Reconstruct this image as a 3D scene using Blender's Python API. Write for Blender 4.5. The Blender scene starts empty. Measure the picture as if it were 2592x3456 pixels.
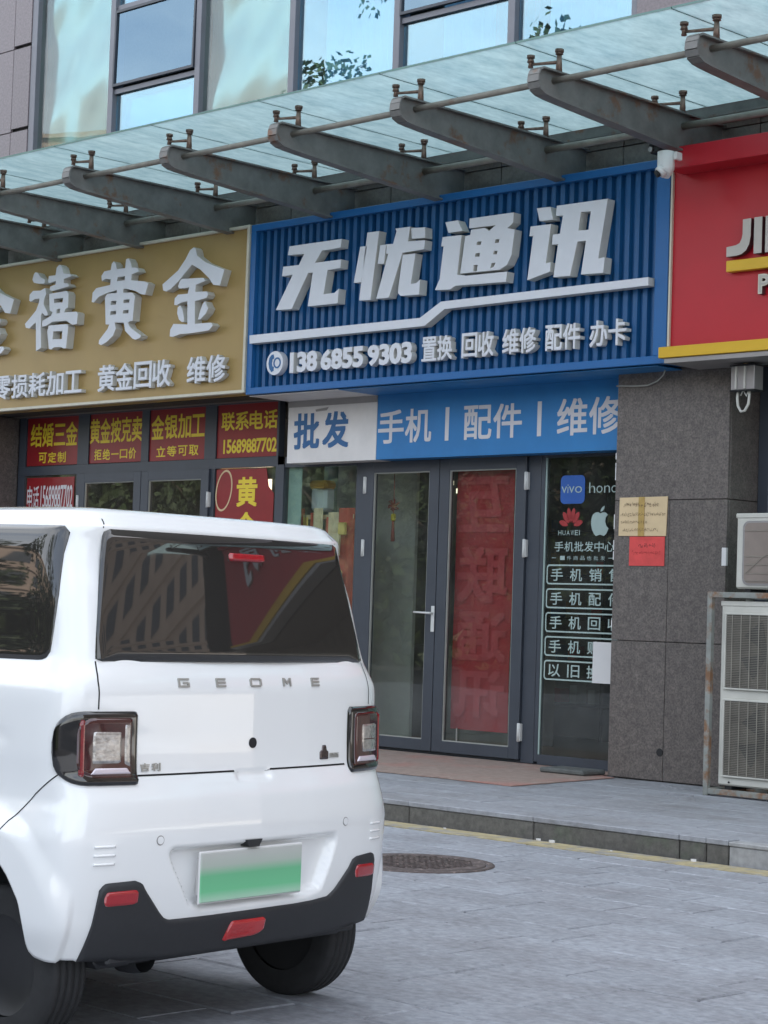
import bpy, bmesh, math, random
import numpy as np
from mathutils import Matrix, Vector
random.seed(7); np.random.seed(7)
SC = bpy.context.scene
COL = SC.collection
R = math.radians

# ------------------------------------------------------------------ camera
cam_d = bpy.data.cameras.new('camera'); cam = bpy.data.objects.new('camera', cam_d); COL.objects.link(cam)
cam_d.sensor_fit = 'VERTICAL'; cam_d.sensor_height = 24.0; cam_d.lens = 24.0*7000/3456
cam_d.clip_start = .1; cam_d.clip_end = 600
rt = Vector((0.71103513, 0.70236356, 0.03338371)); up = Vector((0.01069764, -0.05827673, 0.99824315)); fw = Vector((-0.7030751, 0.70942882, 0.04895043))
m = Matrix.Identity(4)
for i in range(3):
    m[i][0] = rt[i]; m[i][1] = up[i]; m[i][2] = -fw[i]
m.translation = Vector((0, 0, 1.4))
cam.matrix_world = m
SC.camera = cam

# ------------------------------------------------------------------ sky, sun, exposure
SUN_EL, SUN_AZ = R(38), R(20)           # the sun stands behind the shop building, whose shade covers the street
world = bpy.data.worlds.new('World'); SC.world = world; world.use_nodes = True
nt = world.node_tree; nt.nodes.clear()
wo = nt.nodes.new('ShaderNodeOutputWorld'); bg = nt.nodes.new('ShaderNodeBackground')
sky = nt.nodes.new('ShaderNodeTexSky'); sky.sky_type = 'NISHITA'; sky.sun_disc = False
sky.sun_elevation = SUN_EL; sky.sun_rotation = SUN_AZ; sky.air_density = 1.0; sky.dust_density = 2.0; sky.ozone_density = 1.0
tc = nt.nodes.new('ShaderNodeTexCoord'); mp = nt.nodes.new('ShaderNodeMapping'); mp.inputs['Scale'].default_value = (1, 1, 2.6)
cn = nt.nodes.new('ShaderNodeTexNoise'); cn.inputs['Scale'].default_value = 2.2; cn.inputs['Detail'].default_value = 7; cn.inputs['Roughness'].default_value = .6
cr = nt.nodes.new('ShaderNodeValToRGB'); cr.color_ramp.elements[0].position = .42; cr.color_ramp.elements[1].position = .62
cr.color_ramp.elements[0].color = (.30, .30, .30, 1); cr.color_ramp.elements[1].color = (.85, .85, .85, 1)
mx = nt.nodes.new('ShaderNodeMixRGB'); mx.inputs[2].default_value = (6.8, 7.0, 7.2, 1)
nt.links.new(tc.outputs['Generated'], mp.inputs[0]); nt.links.new(mp.outputs[0], cn.inputs['Vector'])
nt.links.new(cn.outputs[0], cr.inputs[0]); nt.links.new(cr.outputs[0], mx.inputs[0])
nt.links.new(sky.outputs[0], mx.inputs[1]); nt.links.new(mx.outputs[0], bg.inputs[0]); nt.links.new(bg.outputs[0], wo.inputs[0])
bg.inputs[1].default_value = .12
sun_d = bpy.data.lights.new('sun', 'SUN'); sun_d.energy = 3.0; sun_d.angle = R(.53); sun_d.color = (1, .93, .83)
sun = bpy.data.objects.new('sun', sun_d); COL.objects.link(sun)
sdir = Vector((math.sin(SUN_AZ)*math.cos(SUN_EL), math.cos(SUN_AZ)*math.cos(SUN_EL), math.sin(SUN_EL)))
sun.rotation_euler = sdir.to_track_quat('Z', 'Y').to_euler(); sun.location = (0, 0, 40)
vs = SC.view_settings; vs.view_transform = 'Standard'; vs.look = 'None'; vs.gamma = 1; vs.exposure = 1.84
vs.use_curve_mapping = False
SC.cycles.max_bounces = 8; SC.cycles.transparent_max_bounces = 16
SC.cycles.use_denoising = True
SC.cycles.caustics_reflective = False; SC.cycles.caustics_refractive = False

# ------------------------------------------------------------------ materials
def lin(r, g, b):
    f = lambda c: (c/255/12.92) if c/255 <= .04045 else ((c/255+.055)/1.055)**2.4
    return (f(r), f(g), f(b))
def mk(name, col, rough=.5, metal=0., var=.12, scale=4., bump=0., bscale=60., spec=.5, coat=0., objv=0., col2=None, thr=(.5, .65), s2=3., detail=6., stretch=(1, 1, 1), emit=0.):
    M = bpy.data.materials.new(name); M.use_nodes = True; t = M.node_tree; b = t.nodes['Principled BSDF']
    N = t.nodes.new; L = t.links.new
    b.inputs['Roughness'].default_value = rough; b.inputs['Metallic'].default_value = metal
    b.inputs['Specular IOR Level'].default_value = spec; b.inputs['Coat Weight'].default_value = coat; b.inputs['Coat Roughness'].default_value = .03
    co = N('ShaderNodeTexCoord'); g = N('ShaderNodeNewGeometry'); ma = N('ShaderNodeMapping'); ma.inputs['Scale'].default_value = stretch
    L(g.outputs['Position'], ma.inputs[0])
    n = N('ShaderNodeTexNoise'); n.inputs['Scale'].default_value = scale; n.inputs['Detail'].default_value = detail; n.inputs['Roughness'].default_value = .6
    L(ma.outputs[0], n.inputs['Vector'])
    mr = N('ShaderNodeMapRange'); mr.inputs[1].default_value = .3; mr.inputs[2].default_value = .7; mr.inputs[3].default_value = 1-var; mr.inputs[4].default_value = 1+var
    L(n.outputs[0], mr.inputs[0])
    base = N('ShaderNodeMixRGB'); base.inputs[0].default_value = 0; base.inputs[1].default_value = (*col, 1); base.inputs[2].default_value = (*(col2 or col), 1)
    if col2:
        n2 = N('ShaderNodeTexNoise'); n2.inputs['Scale'].default_value = s2; n2.inputs['Detail'].default_value = 8; n2.inputs['Roughness'].default_value = .65
        L(ma.outputs[0], n2.inputs['Vector'])
        m2 = N('ShaderNodeMapRange'); m2.inputs[1].default_value = thr[0]; m2.inputs[2].default_value = thr[1]; L(n2.outputs[0], m2.inputs[0]); L(m2.outputs[0], base.inputs[0])
    vm = N('ShaderNodeVectorMath'); vm.operation = 'SCALE'; L(base.outputs[0], vm.inputs[0])
    if objv:
        oi = N('ShaderNodeObjectInfo'); mo = N('ShaderNodeMapRange'); mo.inputs[3].default_value = 1-objv; mo.inputs[4].default_value = 1+objv
        L(oi.outputs['Random'], mo.inputs[0]); mu = N('ShaderNodeMath'); mu.operation = 'MULTIPLY'
        L(mr.outputs[0], mu.inputs[0]); L(mo.outputs[0], mu.inputs[1]); L(mu.outputs[0], vm.inputs['Scale'])
    else:
        L(mr.outputs[0], vm.inputs['Scale'])
    L(vm.outputs[0], b.inputs['Base Color'])
    if bump:
        bn = N('ShaderNodeTexNoise'); bn.inputs['Scale'].default_value = bscale; bn.inputs['Detail'].default_value = 4; L(ma.outputs[0], bn.inputs['Vector'])
        bp = N('ShaderNodeBump'); bp.inputs['Strength'].default_value = 1; bp.inputs['Distance'].default_value = bump
        L(bn.outputs[0], bp.inputs['Height']); L(bp.outputs[0], b.inputs['Normal'])
    if emit:
        L(vm.outputs[0], b.inputs['Emission Color']); b.inputs['Emission Strength'].default_value = emit
    return M
def thin_fresnel(t, ior):
    fr = t.nodes.new('ShaderNodeFresnel'); g = t.nodes.new('ShaderNodeNewGeometry'); m = t.nodes.new('ShaderNodeMapRange')
    m.inputs[3].default_value = ior; m.inputs[4].default_value = 1/ior
    t.links.new(g.outputs['Backfacing'], m.inputs[0]); t.links.new(m.outputs[0], fr.inputs[0]); return fr
def glass_mat(name, tint, gloss=(1, 1, 1), rough=.0, ior=1.5, extra=0., haze=.03):
    """thin pane: see-through plus mirror by Fresnel"""
    M = bpy.data.materials.new(name); M.use_nodes = True; t = M.node_tree; t.nodes.clear(); N = t.nodes.new; L = t.links.new
    o = N('ShaderNodeOutputMaterial'); tr = N('ShaderNodeBsdfTransparent'); tr.inputs[0].default_value = (*tint, 1)
    gl = N('ShaderNodeBsdfGlossy'); gl.inputs[0].default_value = (*gloss, 1); gl.inputs['Roughness'].default_value = rough
    fr = thin_fresnel(t, ior); ad = N('ShaderNodeMath'); ad.operation = 'ADD'; ad.inputs[1].default_value = extra; ad.use_clamp = True
    g = N('ShaderNodeNewGeometry'); n = N('ShaderNodeTexNoise'); n.inputs['Scale'].default_value = 1.1; n.inputs['Detail'].default_value = 1
    L(g.outputs['Position'], n.inputs['Vector']); bp = N('ShaderNodeBump'); bp.inputs['Strength'].default_value = .5; bp.inputs['Distance'].default_value = .004; L(n.outputs[0], bp.inputs['Height'])
    L(bp.outputs[0], gl.inputs['Normal'])
    df = N('ShaderNodeBsdfDiffuse'); df.inputs[0].default_value = (.5, .5, .47, 1); md = N('ShaderNodeMixShader')  # uneven pale film mixed into the panes lifts blacks like haze
    n2 = N('ShaderNodeTexNoise'); n2.inputs['Scale'].default_value = 3; n2.inputs['Detail'].default_value = 6; L(g.outputs['Position'], n2.inputs['Vector'])
    m2 = N('ShaderNodeMapRange'); m2.inputs[1].default_value = .35; m2.inputs[2].default_value = .75; m2.inputs[3].default_value = haze*.5; m2.inputs[4].default_value = haze*1.6; L(n2.outputs[0], m2.inputs[0]); L(m2.outputs[0], md.inputs[0])
    L(tr.outputs[0], md.inputs[1]); L(df.outputs[0], md.inputs[2])
    mi = N('ShaderNodeMixShader'); L(fr.outputs[0], ad.inputs[0]); L(ad.outputs[0], mi.inputs[0]); L(md.outputs[0], mi.inputs[1]); L(gl.outputs[0], mi.inputs[2]); L(mi.outputs[0], o.inputs[0])
    return M
M = {}
M['granite'] = mk('granite', (.100, .086, .079), .42, var=.45, scale=75, col2=(.145, .124, .112), thr=(.4, .7), s2=13, objv=.05, bump=.0006, bscale=120)
M['granite_up'] = mk('granite_pink', (.20, .17, .18), .4, var=.22, scale=40, objv=.05, bump=.0005)
M['granite_fascia'] = mk('granite_fascia', (.13, .115, .10), .5, var=.25, scale=38, objv=.08)
M['paver'] = mk('paving_stone', (.285, .298, .325), .7, var=.26, scale=26, col2=(.205, .205, .22), thr=(.40, .72), s2=2.3, objv=.07, bump=.0025, bscale=45, stretch=(.8, 1, 1))
M['walk'] = mk('sidewalk_stone', (.275, .283, .305), .7, var=.2, scale=24, col2=(.19, .185, .185), thr=(.45, .75), s2=1.9, objv=.05, bump=.002, bscale=40, stretch=(.8, 1, 1))
M['ground'] = mk('ground_joint', (.055, .055, .06), .9, var=.25, scale=14)
M['kerb'] = mk('kerb_stone', (.105, .10, .09), .8, var=.3, scale=30, objv=.08, col2=(.10, .11, .085), thr=(.58, .7), s2=3, bump=.001, bscale=80)
M['kerb_pale'] = mk('kerb_stone_pale', (.30, .30, .30), .8, var=.2, scale=20, bump=.001)
M['yellow_line'] = mk('yellow_road_paint', (.36, .30, .17), .8, var=.25, scale=10, col2=(.25, .24, .22), thr=(.48, .62), s2=6)
M['carpet'] = mk('faded_red_carpet', (.30, .225, .19), .95, var=.18, scale=16, col2=(.42, .16, .13), thr=(.5, .8), s2=1.2, bump=.002, bscale=200)
M['iron'] = mk('rusty_iron_cover', (.095, .075, .07), .75, metal=.2, var=.4, scale=22, col2=(.25, .2, .18), thr=(.55, .65), s2=26, bump=.004, bscale=40)
M['slate'] = mk('dark_stone_block', (.10, .105, .10), .8, var=.2, scale=20)
M['blue'] = mk('blue_sheet_metal', (.010, .085, .225), .38, var=.08, scale=2, spec=.5)
M['blue_frame'] = mk('blue_sign_frame', (.012, .115, .32), .35, var=.06, scale=2)
M['letter'] = mk('white_acrylic_letter', (.66, .66, .70), .45, var=.03, scale=6)
M['letter_side'] = mk('white_letter_side', (.60, .59, .56), .5, var=.05, scale=6)
M['gold'] = mk('gold_brushed_panel', (.35, .235, .085), .42, metal=.1, var=.05, scale=3)
M['cream'] = mk('cream_metal_trim', (.56, .52, .42), .45, var=.08, scale=10)
M['red'] = mk('red_sign_panel', (.44, .014, .026), .35, var=.05, scale=3)
M['yellow'] = mk('yellow_sign_trim', (.62, .37, .02), .35, var=.05, scale=3)
M['steel_letter'] = mk('grey_channel_letter', (.42, .40, .37), .35, metal=.3, var=.05)
M['dark_edge'] = mk('dark_letter_edge', (.07, .02, .025), .5)
M['beam'] = mk('painted_steel_beam', (.15, .148, .14), .5, var=.25, scale=6, col2=(.16, .085, .05), thr=(.58, .66), s2=3.2, bump=.001, bscale=25)
M['pipe'] = mk('weathered_steel_pipe', (.20, .185, .155), .5, var=.2, scale=9, col2=(.16, .10, .07), thr=(.6, .7), s2=5)
M['fitting'] = mk('rusty_glass_fitting', (.22, .15, .12), .45, metal=.6, var=.3, scale=30)
M['frame'] = mk('dark_aluminium_frame', (.045, .053, .068), .42, var=.08, scale=5)
M['frame_up'] = mk('grey_mullion', (.17, .175, .20), .4, metal=.2, var=.06, scale=5)
M['metal_white'] = mk('white_painted_metal', (.62, .62, .60), .35, var=.06, scale=12)
M['black'] = mk('black_rubber', (.012, .012, .013), .7, var=.15, scale=20)
M['dark'] = mk('dark_interior', (.018, .017, .017), .7, var=.3, scale=3)
M['room'] = mk('shop_interior_wall', (.30, .27, .23), .8, var=.15, scale=2)
M['room_floor'] = mk('shop_tile_floor', (.20, .19, .17), .3, var=.1, scale=2)
M['banner_white'] = mk('white_vinyl_banner', (.70, .67, .64), .5, var=.06, scale=5, col2=(.40, .35, .31), thr=(.66, .78), s2=5)
M['banner_blue'] = mk('blue_vinyl_banner', (.014, .16, .40), .45, var=.07, scale=3, col2=(.02, .2, .47), thr=(.35, .75), s2=.8)
M['print_blue'] = mk('blue_print', (.02, .11, .27), .5, var=.06)
M['print_white'] = mk('white_print', (.62, .60, .60), .5, var=.04)
M['red_vinyl'] = mk('red_vinyl_sticker', (.24, .008, .012), .35, var=.12, scale=4)
M['print_yellow'] = mk('yellow_print', (.75, .56, .03), .45, var=.05)
M['sticker_pale'] = mk('pale_green_vinyl', (.36, .46, .43), .5, var=.08)
M['sticker_red'] = mk('dull_red_vinyl', (.33, .02, .022), .5, var=.1)
M['sticker_blue'] = mk('blue_logo_vinyl', (.012, .09, .36), .45, var=.1)
M['cloth_red'] = mk('red_banner_cloth', (.52, .022, .030), .7, var=.12, scale=3)
M['cloth_print'] = mk('pale_red_print', (.60, .06, .075), .7, var=.1, scale=8)
M['paper'] = mk('beige_paper', (.62, .47, .28), .8, var=.06, scale=8)
M['paper_red'] = mk('red_paper', (.62, .07, .065), .8, var=.12, scale=12)
M['ink'] = mk('ink', (.04, .02, .02), .8); M['ink_soft'] = mk('faded_ink', (.14, .09, .05), .8); M['tape'] = mk('brown_tape', (.42, .28, .09), .35, var=.15, scale=20)
M['ac_white'] = mk('aged_white_enamel', (.50, .49, .44), .45, var=.1, scale=4, col2=(.34, .27, .19), thr=(.66, .8), s2=5)
M['ac_dark'] = mk('dusty_coil', (.11, .10, .085), .7, var=.3, scale=8)
M['wire'] = mk('grille_wire', (.27, .25, .21), .5, metal=.2, var=.15)
M['rust'] = mk('rusty_angle_iron', (.24, .25, .23), .6, metal=.1, var=.2, scale=8, col2=(.22, .115, .06), thr=(.48, .58), s2=4.5, bump=.001, bscale=60)
M['cable'] = mk('grey_cable', (.32, .32, .29), .5)
M['box_grey'] = mk('grey_steel_box', (.30, .285, .28), .4, metal=.4, var=.08)
M['plastic_white'] = mk('white_plastic', (.68, .67, .66), .35, var=.03)
M['door_glass'] = glass_mat('door_glass', (.80, .84, .81), extra=.0)
M['win_glass'] = glass_mat('window_glass', (.86, .92, .89), extra=.0)
M['up_glass'] = glass_mat('tinted_upper_glass', (.50, .74, .84), gloss=(.70, .92, 1.), extra=.18)
M['up_dark'] = glass_mat('dark_blue_sash_glass', (.22, .34, .50), gloss=(.55, .8, 1.), extra=.16)
M['foil'] = mk('silver_window_film', (.24, .37, .43), .14, metal=.96, var=.05, scale=2.5)
M['curtain'] = mk('pale_blue_curtain', (.34, .50, .58), .8, var=.15, scale=4); M['curtain_red'] = mk('red_curtain', (.50, .10, .10), .8, var=.15, scale=4)
M['curtain_white'] = mk('white_curtain', (.66, .72, .76), .8, var=.08, scale=4)
# canopy glass: dusty frosted sheet that lets skylight through
def canopy_mat():
    Mm = bpy.data.materials.new('frosted_canopy_glass'); Mm.use_nodes = True; t = Mm.node_tree; t.nodes.clear(); N = t.nodes.new; L = t.links.new
    o = N('ShaderNodeOutputMaterial'); tl = N('ShaderNodeBsdfTranslucent'); tr = N('ShaderNodeBsdfTransparent'); tr.inputs[0].default_value = (.72, .9, .9, 1)
    df = N('ShaderNodeBsdfDiffuse'); df.inputs[0].default_value = (.5, .6, .6, 1)
    g = N('ShaderNodeNewGeometry'); ma = N('ShaderNodeMapping'); ma.inputs['Scale'].default_value = (1, .35, 1); ma.inputs['Rotation'].default_value = (0, 0, .5)
    n = N('ShaderNodeTexNoise'); n.inputs['Scale'].default_value = 9; n.inputs['Detail'].default_value = 8; n.inputs['Roughness'].default_value = .7
    L(g.outputs['Position'], ma.inputs[0]); L(ma.outputs[0], n.inputs['Vector'])
    cr = N('ShaderNodeValToRGB'); cr.color_ramp.elements[0].position = .30; cr.color_ramp.elements[1].position = .66
    cr.color_ramp.elements[0].color = (.40, .57, .60, 1); cr.color_ramp.elements[1].color = (.70, .88, .88, 1); L(n.outputs[0], cr.inputs[0]); L(cr.outputs[0], tl.inputs[0])
    m1 = N('ShaderNodeMixShader'); m1.inputs[0].default_value = .05; L(tl.outputs[0], m1.inputs[1]); L(df.outputs[0], m1.inputs[2])
    m2 = N('ShaderNodeMixShader'); m2.inputs[0].default_value = .08; L(m1.outputs[0], m2.inputs[1]); L(tr.outputs[0], m2.inputs[2])
    gl = N('ShaderNodeBsdfGlossy'); gl.inputs['Roughness'].default_value = .12
    fr = thin_fresnel(t, 1.45); m3 = N('ShaderNodeMixShader'); L(fr.outputs[0], m3.inputs[0]); L(m2.outputs[0], m3.inputs[1]); L(gl.outputs[0], m3.inputs[2])
    L(m3.outputs[0], o.inputs[0]); return Mm
M['canopy'] = canopy_mat()
M['clear'] = glass_mat('clear_top_face', (.95, 1, .99), haze=.0)
M['glass_edge'] = mk('green_glass_edge', (.10, .20, .18), .2)

# ------------------------------------------------------------------ mesh helpers
LOC = {}
def tag(o, label=None, cat=None, group=None, kind=None):
    if label: o['label'] = label
    if cat: o['category'] = cat
    if group: o['group'] = group
    if kind: o['kind'] = kind
    return o
def thing(name, loc, label, cat, group=None, rot=None):
    o = bpy.data.objects.new(name, None); COL.objects.link(o); o.location = loc; o.empty_display_size = .1
    if rot: o.rotation_euler = (0, 0, rot)
    LOC[o.name] = (0, 0, 0) if rot else tuple(loc)
    return tag(o, label, cat, group)
def base_of(p):
    return LOC.get(p.name, (0, 0, 0)) if p else (0, 0, 0)
class MB:
    def __init__(s): s.v = []; s.f = []; s.mi = []; s.sm = []
    def add(s, vs, fs, mi=0, smooth=False):
        n = len(s.v); s.v += [tuple(a) for a in vs]; s.f += [tuple(n+i for i in f) for f in fs]; s.mi += [mi]*len(fs); s.sm += [smooth]*len(fs); return s
    def box(s, x0, x1, y0, y1, z0, z1, mi=0):
        return s.add([(x0,y0,z0),(x1,y0,z0),(x1,y1,z0),(x0,y1,z0),(x0,y0,z1),(x1,y0,z1),(x1,y1,z1),(x0,y1,z1)],
                     [(0,3,2,1),(4,5,6,7),(0,1,5,4),(1,2,6,5),(2,3,7,6),(3,0,4,7)], mi)
    def bbox(s, x0, x1, y0, y1, z0, z1, b=.004, mi=0):
        """box with chamfered edges"""
        bm = bmesh.new(); bmesh.ops.create_cube(bm, size=1)
        for v in bm.verts: v.co = Vector(((x0+x1)/2+v.co.x*(x1-x0), (y0+y1)/2+v.co.y*(y1-y0), (z0+z1)/2+v.co.z*(z1-z0)))
        bmesh.ops.bevel(bm, geom=bm.edges[:], offset=b, segments=1, affect='EDGES', profile=.5)
        bm.verts.index_update(); s.add([v.co[:] for v in bm.verts], [[v.index for v in f.verts] for f in bm.faces], mi); bm.free(); return s
    def tube(s, pts, r, n=10, mi=0, caps=True, smooth=True):
        pts = [Vector(p) for p in pts]; rings = []; ref = None
        rr = r if isinstance(r, (list, tuple)) else [r]*len(pts)
        for i, p in enumerate(pts):
            d = (pts[min(i+1, len(pts)-1)]-pts[max(i-1, 0)]).normalized()
            if ref is None: ref = Vector((0, 0, 1)) if abs(d.z) < .9 else Vector((1, 0, 0))
            a = d.cross(ref).normalized(); b = a.cross(d).normalized(); ref = b
            rings.append([p+(a*math.cos(2*math.pi*k/n)+b*math.sin(2*math.pi*k/n))*rr[i] for k in range(n)])
        vs = [v for r_ in rings for v in r_]; fs = []
        for i in range(len(pts)-1):
            for k in range(n): fs.append((i*n+k, i*n+(k+1) % n, (i+1)*n+(k+1) % n, (i+1)*n+k))
        s.add(vs, fs, mi, smooth)
        if caps:
            m0 = len(s.v)-len(vs); s.f += [tuple(m0+k for k in range(n))[::-1], tuple(m0+(len(pts)-1)*n+k for k in range(n))]; s.mi += [mi]*2; s.sm += [False]*2
        return s
    def prism(s, poly, axis, a, b, mi=0):
        """poly = 2-D outline; axis 'y': (x,z) outline swept in y; 'x': (y,z); 'z': (x,y)"""
        P = {'y': lambda p, t: (p[0], t, p[1]), 'x': lambda p, t: (t, p[0], p[1]), 'z': lambda p, t: (p[0], p[1], t)}[axis]
        n = len(poly); vs = [P(p, a) for p in poly]+[P(p, b) for p in poly]
        return s.add(vs, [tuple(range(n))[::-1], tuple(range(n, 2*n))]+[(i, (i+1) % n, n+(i+1) % n, n+i) for i in range(n)], mi)
    def lathe(s, prof, c, axis='x', n=32, mi=0, smooth=True):
        """prof: list of (t along axis, radius)"""
        vs = []
        for t, r in prof:
            for k in range(n):
                a = 2*math.pi*k/n; u, w = r*math.cos(a), r*math.sin(a)
                vs.append({'x': (c[0]+t, c[1]+u, c[2]+w), 'y': (c[0]+u, c[1]+t, c[2]+w), 'z': (c[0]+u, c[1]+w, c[2]+t)}[axis])
        fs = [(i*n+k, i*n+(k+1) % n, (i+1)*n+(k+1) % n, (i+1)*n+k) for i in range(len(prof)-1) for k in range(n)]
        return s.add(vs, fs, mi, smooth)
    def build(s, name, mat, parent=None, fixn=True):
        b = base_of(parent); me = bpy.data.meshes.new(name)
        me.from_pydata([(v[0]-b[0], v[1]-b[1], v[2]-b[2]) for v in s.v], [], s.f)
        for mt in (mat if isinstance(mat, (list, tuple)) else [mat]): me.materials.append(mt)
        me.polygons.foreach_set('material_index', s.mi); me.polygons.foreach_set('use_smooth', s.sm); me.update()
        if fixn:
            bm = bmesh.new(); bm.from_mesh(me); bmesh.ops.recalc_face_normals(bm, faces=bm.faces); bm.to_mesh(me); bm.free()
        o = bpy.data.objects.new(name, me); COL.objects.link(o)
        if parent:
            o.parent = parent; LOC[o.name] = b
        else: LOC[o.name] = (0, 0, 0)
        return o
def curve_mesh(polys, depth, offset=0.):
    """filled 2-D outlines (holes by even-odd) -> vertices, faces; depth grows to +z"""
    c = bpy.data.curves.new('outline', 'CURVE'); c.dimensions = '2D'; c.fill_mode = 'BOTH'; c.extrude = depth/2; c.offset = offset
    for p in polys:
        sp = c.splines.new('POLY'); sp.points.add(len(p)-1); sp.use_cyclic_u = True
        for q, (x, z) in zip(sp.points, p): q.co = (x, z, 0, 1)
    o = bpy.data.objects.new('outline', c); me = o.to_mesh()
    r = ([v.co[:] for v in me.vertices], [tuple(p.vertices) for p in me.polygons]); o.to_mesh_clear(); bpy.data.objects.remove(o); bpy.data.curves.remove(c)
    return r
GC = {}
def glyph(ch, offset, ext):
    k = (ch, offset, ext)
    if k not in GC:
        c = bpy.data.curves.new('glyph', 'FONT'); c.body = ch; c.offset = offset; c.extrude = ext; c.resolution_u = 3; c.fill_mode = 'FRONT' if ext == 0 else 'BOTH'
        o = bpy.data.objects.new('glyph', c); me = o.to_mesh()
        GC[k] = ([v.co[:] for v in me.vertices], [tuple(p.vertices) for p in me.polygons]); o.to_mesh_clear(); bpy.data.objects.remove(o); bpy.data.curves.remove(c)
    return GC[k]
def char_mb(ch, x0, x1, z0, z1, y, depth=0., off=.02, mirror=False, narrow=None, mi=0, shear=0.):
    """a character filling the box x0..x1, z0..z1 on the wall plane y (front), going back by depth;
    a heavy face is made of the regular one set five times, a hair apart"""
    if off > .006 and ord(ch) > 255:
        out = MB(); b = off*.95; w, h = x1-x0, z1-z0
        for k, (dx, dz) in enumerate(((.03*b, .04*b), (b, b), (-.97*b, .94*b), (.92*b, -.97*b), (-.90*b, -.91*b))):
            m1 = char_mb(ch, x0+b*w+dx*w, x1-b*w+dx*w, z0+b*h+dz*h, z1-b*h+dz*h, y+k*(.0006 if depth else .00015), depth*(1-.02*k), 0, mirror, None, mi)
            n = len(out.v); out.v += m1.v; out.f += [tuple(n+i for i in f) for f in m1.f]; out.mi += m1.mi; out.sm += m1.sm
        return out
    vs, fs = glyph(ch, min(off, .012) if ord(ch) > 255 else off, .5 if depth else 0)
    xs = [v[0] for v in vs]; ys = [v[1] for v in vs]; zs = [v[2] for v in vs]
    w, h = max(xs)-min(xs), max(ys)-min(ys); sx = (x1-x0)/w
    cx = (x0+x1)/2
    if narrow: sx = narrow
    mx_ = (max(xs)+min(xs))/2; out = []
    for v in vs:
        X = cx+(v[0]-mx_)*sx*(-1 if mirror else 1); Z = z0+(v[1]-min(ys))/h*(z1-z0); X += shear*(Z-z0)
        out.append((X, y+(.5-(v[2]/1.0))*depth if depth else y, Z))
    mb = MB()
    if depth:
        for f in fs:
            a = abs(np.mean([out[i][1] for i in f])-y) < 1e-6
            mb.f.append(f); mb.mi.append(mi if a else mi+1); mb.sm.append(False)
        mb.v = out
    else: mb.add(out, fs, mi)
    return mb
def words(s, x0, x1, z0, z1, y, mat, parent, depth=0., off=.02, name='character', gap=.08, mirror=False, thin=.0):
    """evenly spaced full-width characters; every character is its own part"""
    n = len(s); c = (x1-x0)/n; g = c*gap
    dash = '一'
    for i, ch in enumerate(s if not mirror else s[::-1]):
        if ch == ' ': continue
        a, b = x0+i*c+g/2, x0+(i+1)*c-g/2; zz0, zz1 = z0, z1
        if ch in '一': zz0, zz1 = (z0+z1)/2-.06*(z1-z0), (z0+z1)/2+.06*(z1-z0)
        if ch == '口': zz0, zz1 = z0+.06*(z1-z0), z1-.12*(z1-z0)
        if ch in '三工': zz0, zz1 = z0+.03*(z1-z0), z1-.06*(z1-z0)
        char_mb(ch, a, b, zz0, zz1, y, depth, off, mirror).build(name, mat, parent, fixn=False)
def digits(s, x0, x1, z0, z1, y, mat, parent, depth=0., off=.02, name='digit'):
    n = len(s); c = (x1-x0)/n; v, f = glyph('0', 0, 0); w0 = max(a[0] for a in v)-min(a[0] for a in v)
    for i, ch in enumerate(s):
        if ch == ' ': continue
        char_mb(ch, x0+i*c, x0+(i+1)*c, z0, z1, y, depth, off, narrow=c*(.94+off*3.5)/(w0+2*off)).build(name, mat, parent, fixn=False)
def rrect(x0, x1, z0, z1, r, n=5):
    out = []
    for cx, cz, a0 in ((x1-r, z0+r, -90), (x1-r, z1-r, 0), (x0+r, z1-r, 90), (x0+r, z0+r, 180)):
        for k in range(n+1):
            a = R(a0+90*k/n); out.append((cx+r*math.cos(a), cz+r*math.sin(a)))
    return out
def flat(polys, y, depth, mat, name, parent, mats2=None):
    """outline(s) in x,z on plane y (front face), thickness depth towards +y"""
    vs, fs = curve_mesh(polys, depth); mb = MB(); out = [(v[0], y+depth/2-v[2], v[1]) for v in vs]
    mb.v = out; mb.f = list(fs); mb.sm = [False]*len(fs)
    mb.mi = [0 if (not mats2 or all(abs(out[i][1]-y) < 1e-5 for i in f)) else 1 for f in fs]
    return mb.build(name, [mat]+([mats2] if mats2 else []), parent, fixn=False)
def dup(o, parent=None, dx=(0, 0, 0), name=None):
    c = o.copy(); COL.objects.link(c); c.parent = parent if parent else o.parent; c.location = Vector(o.location)+Vector(dx); return c
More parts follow.
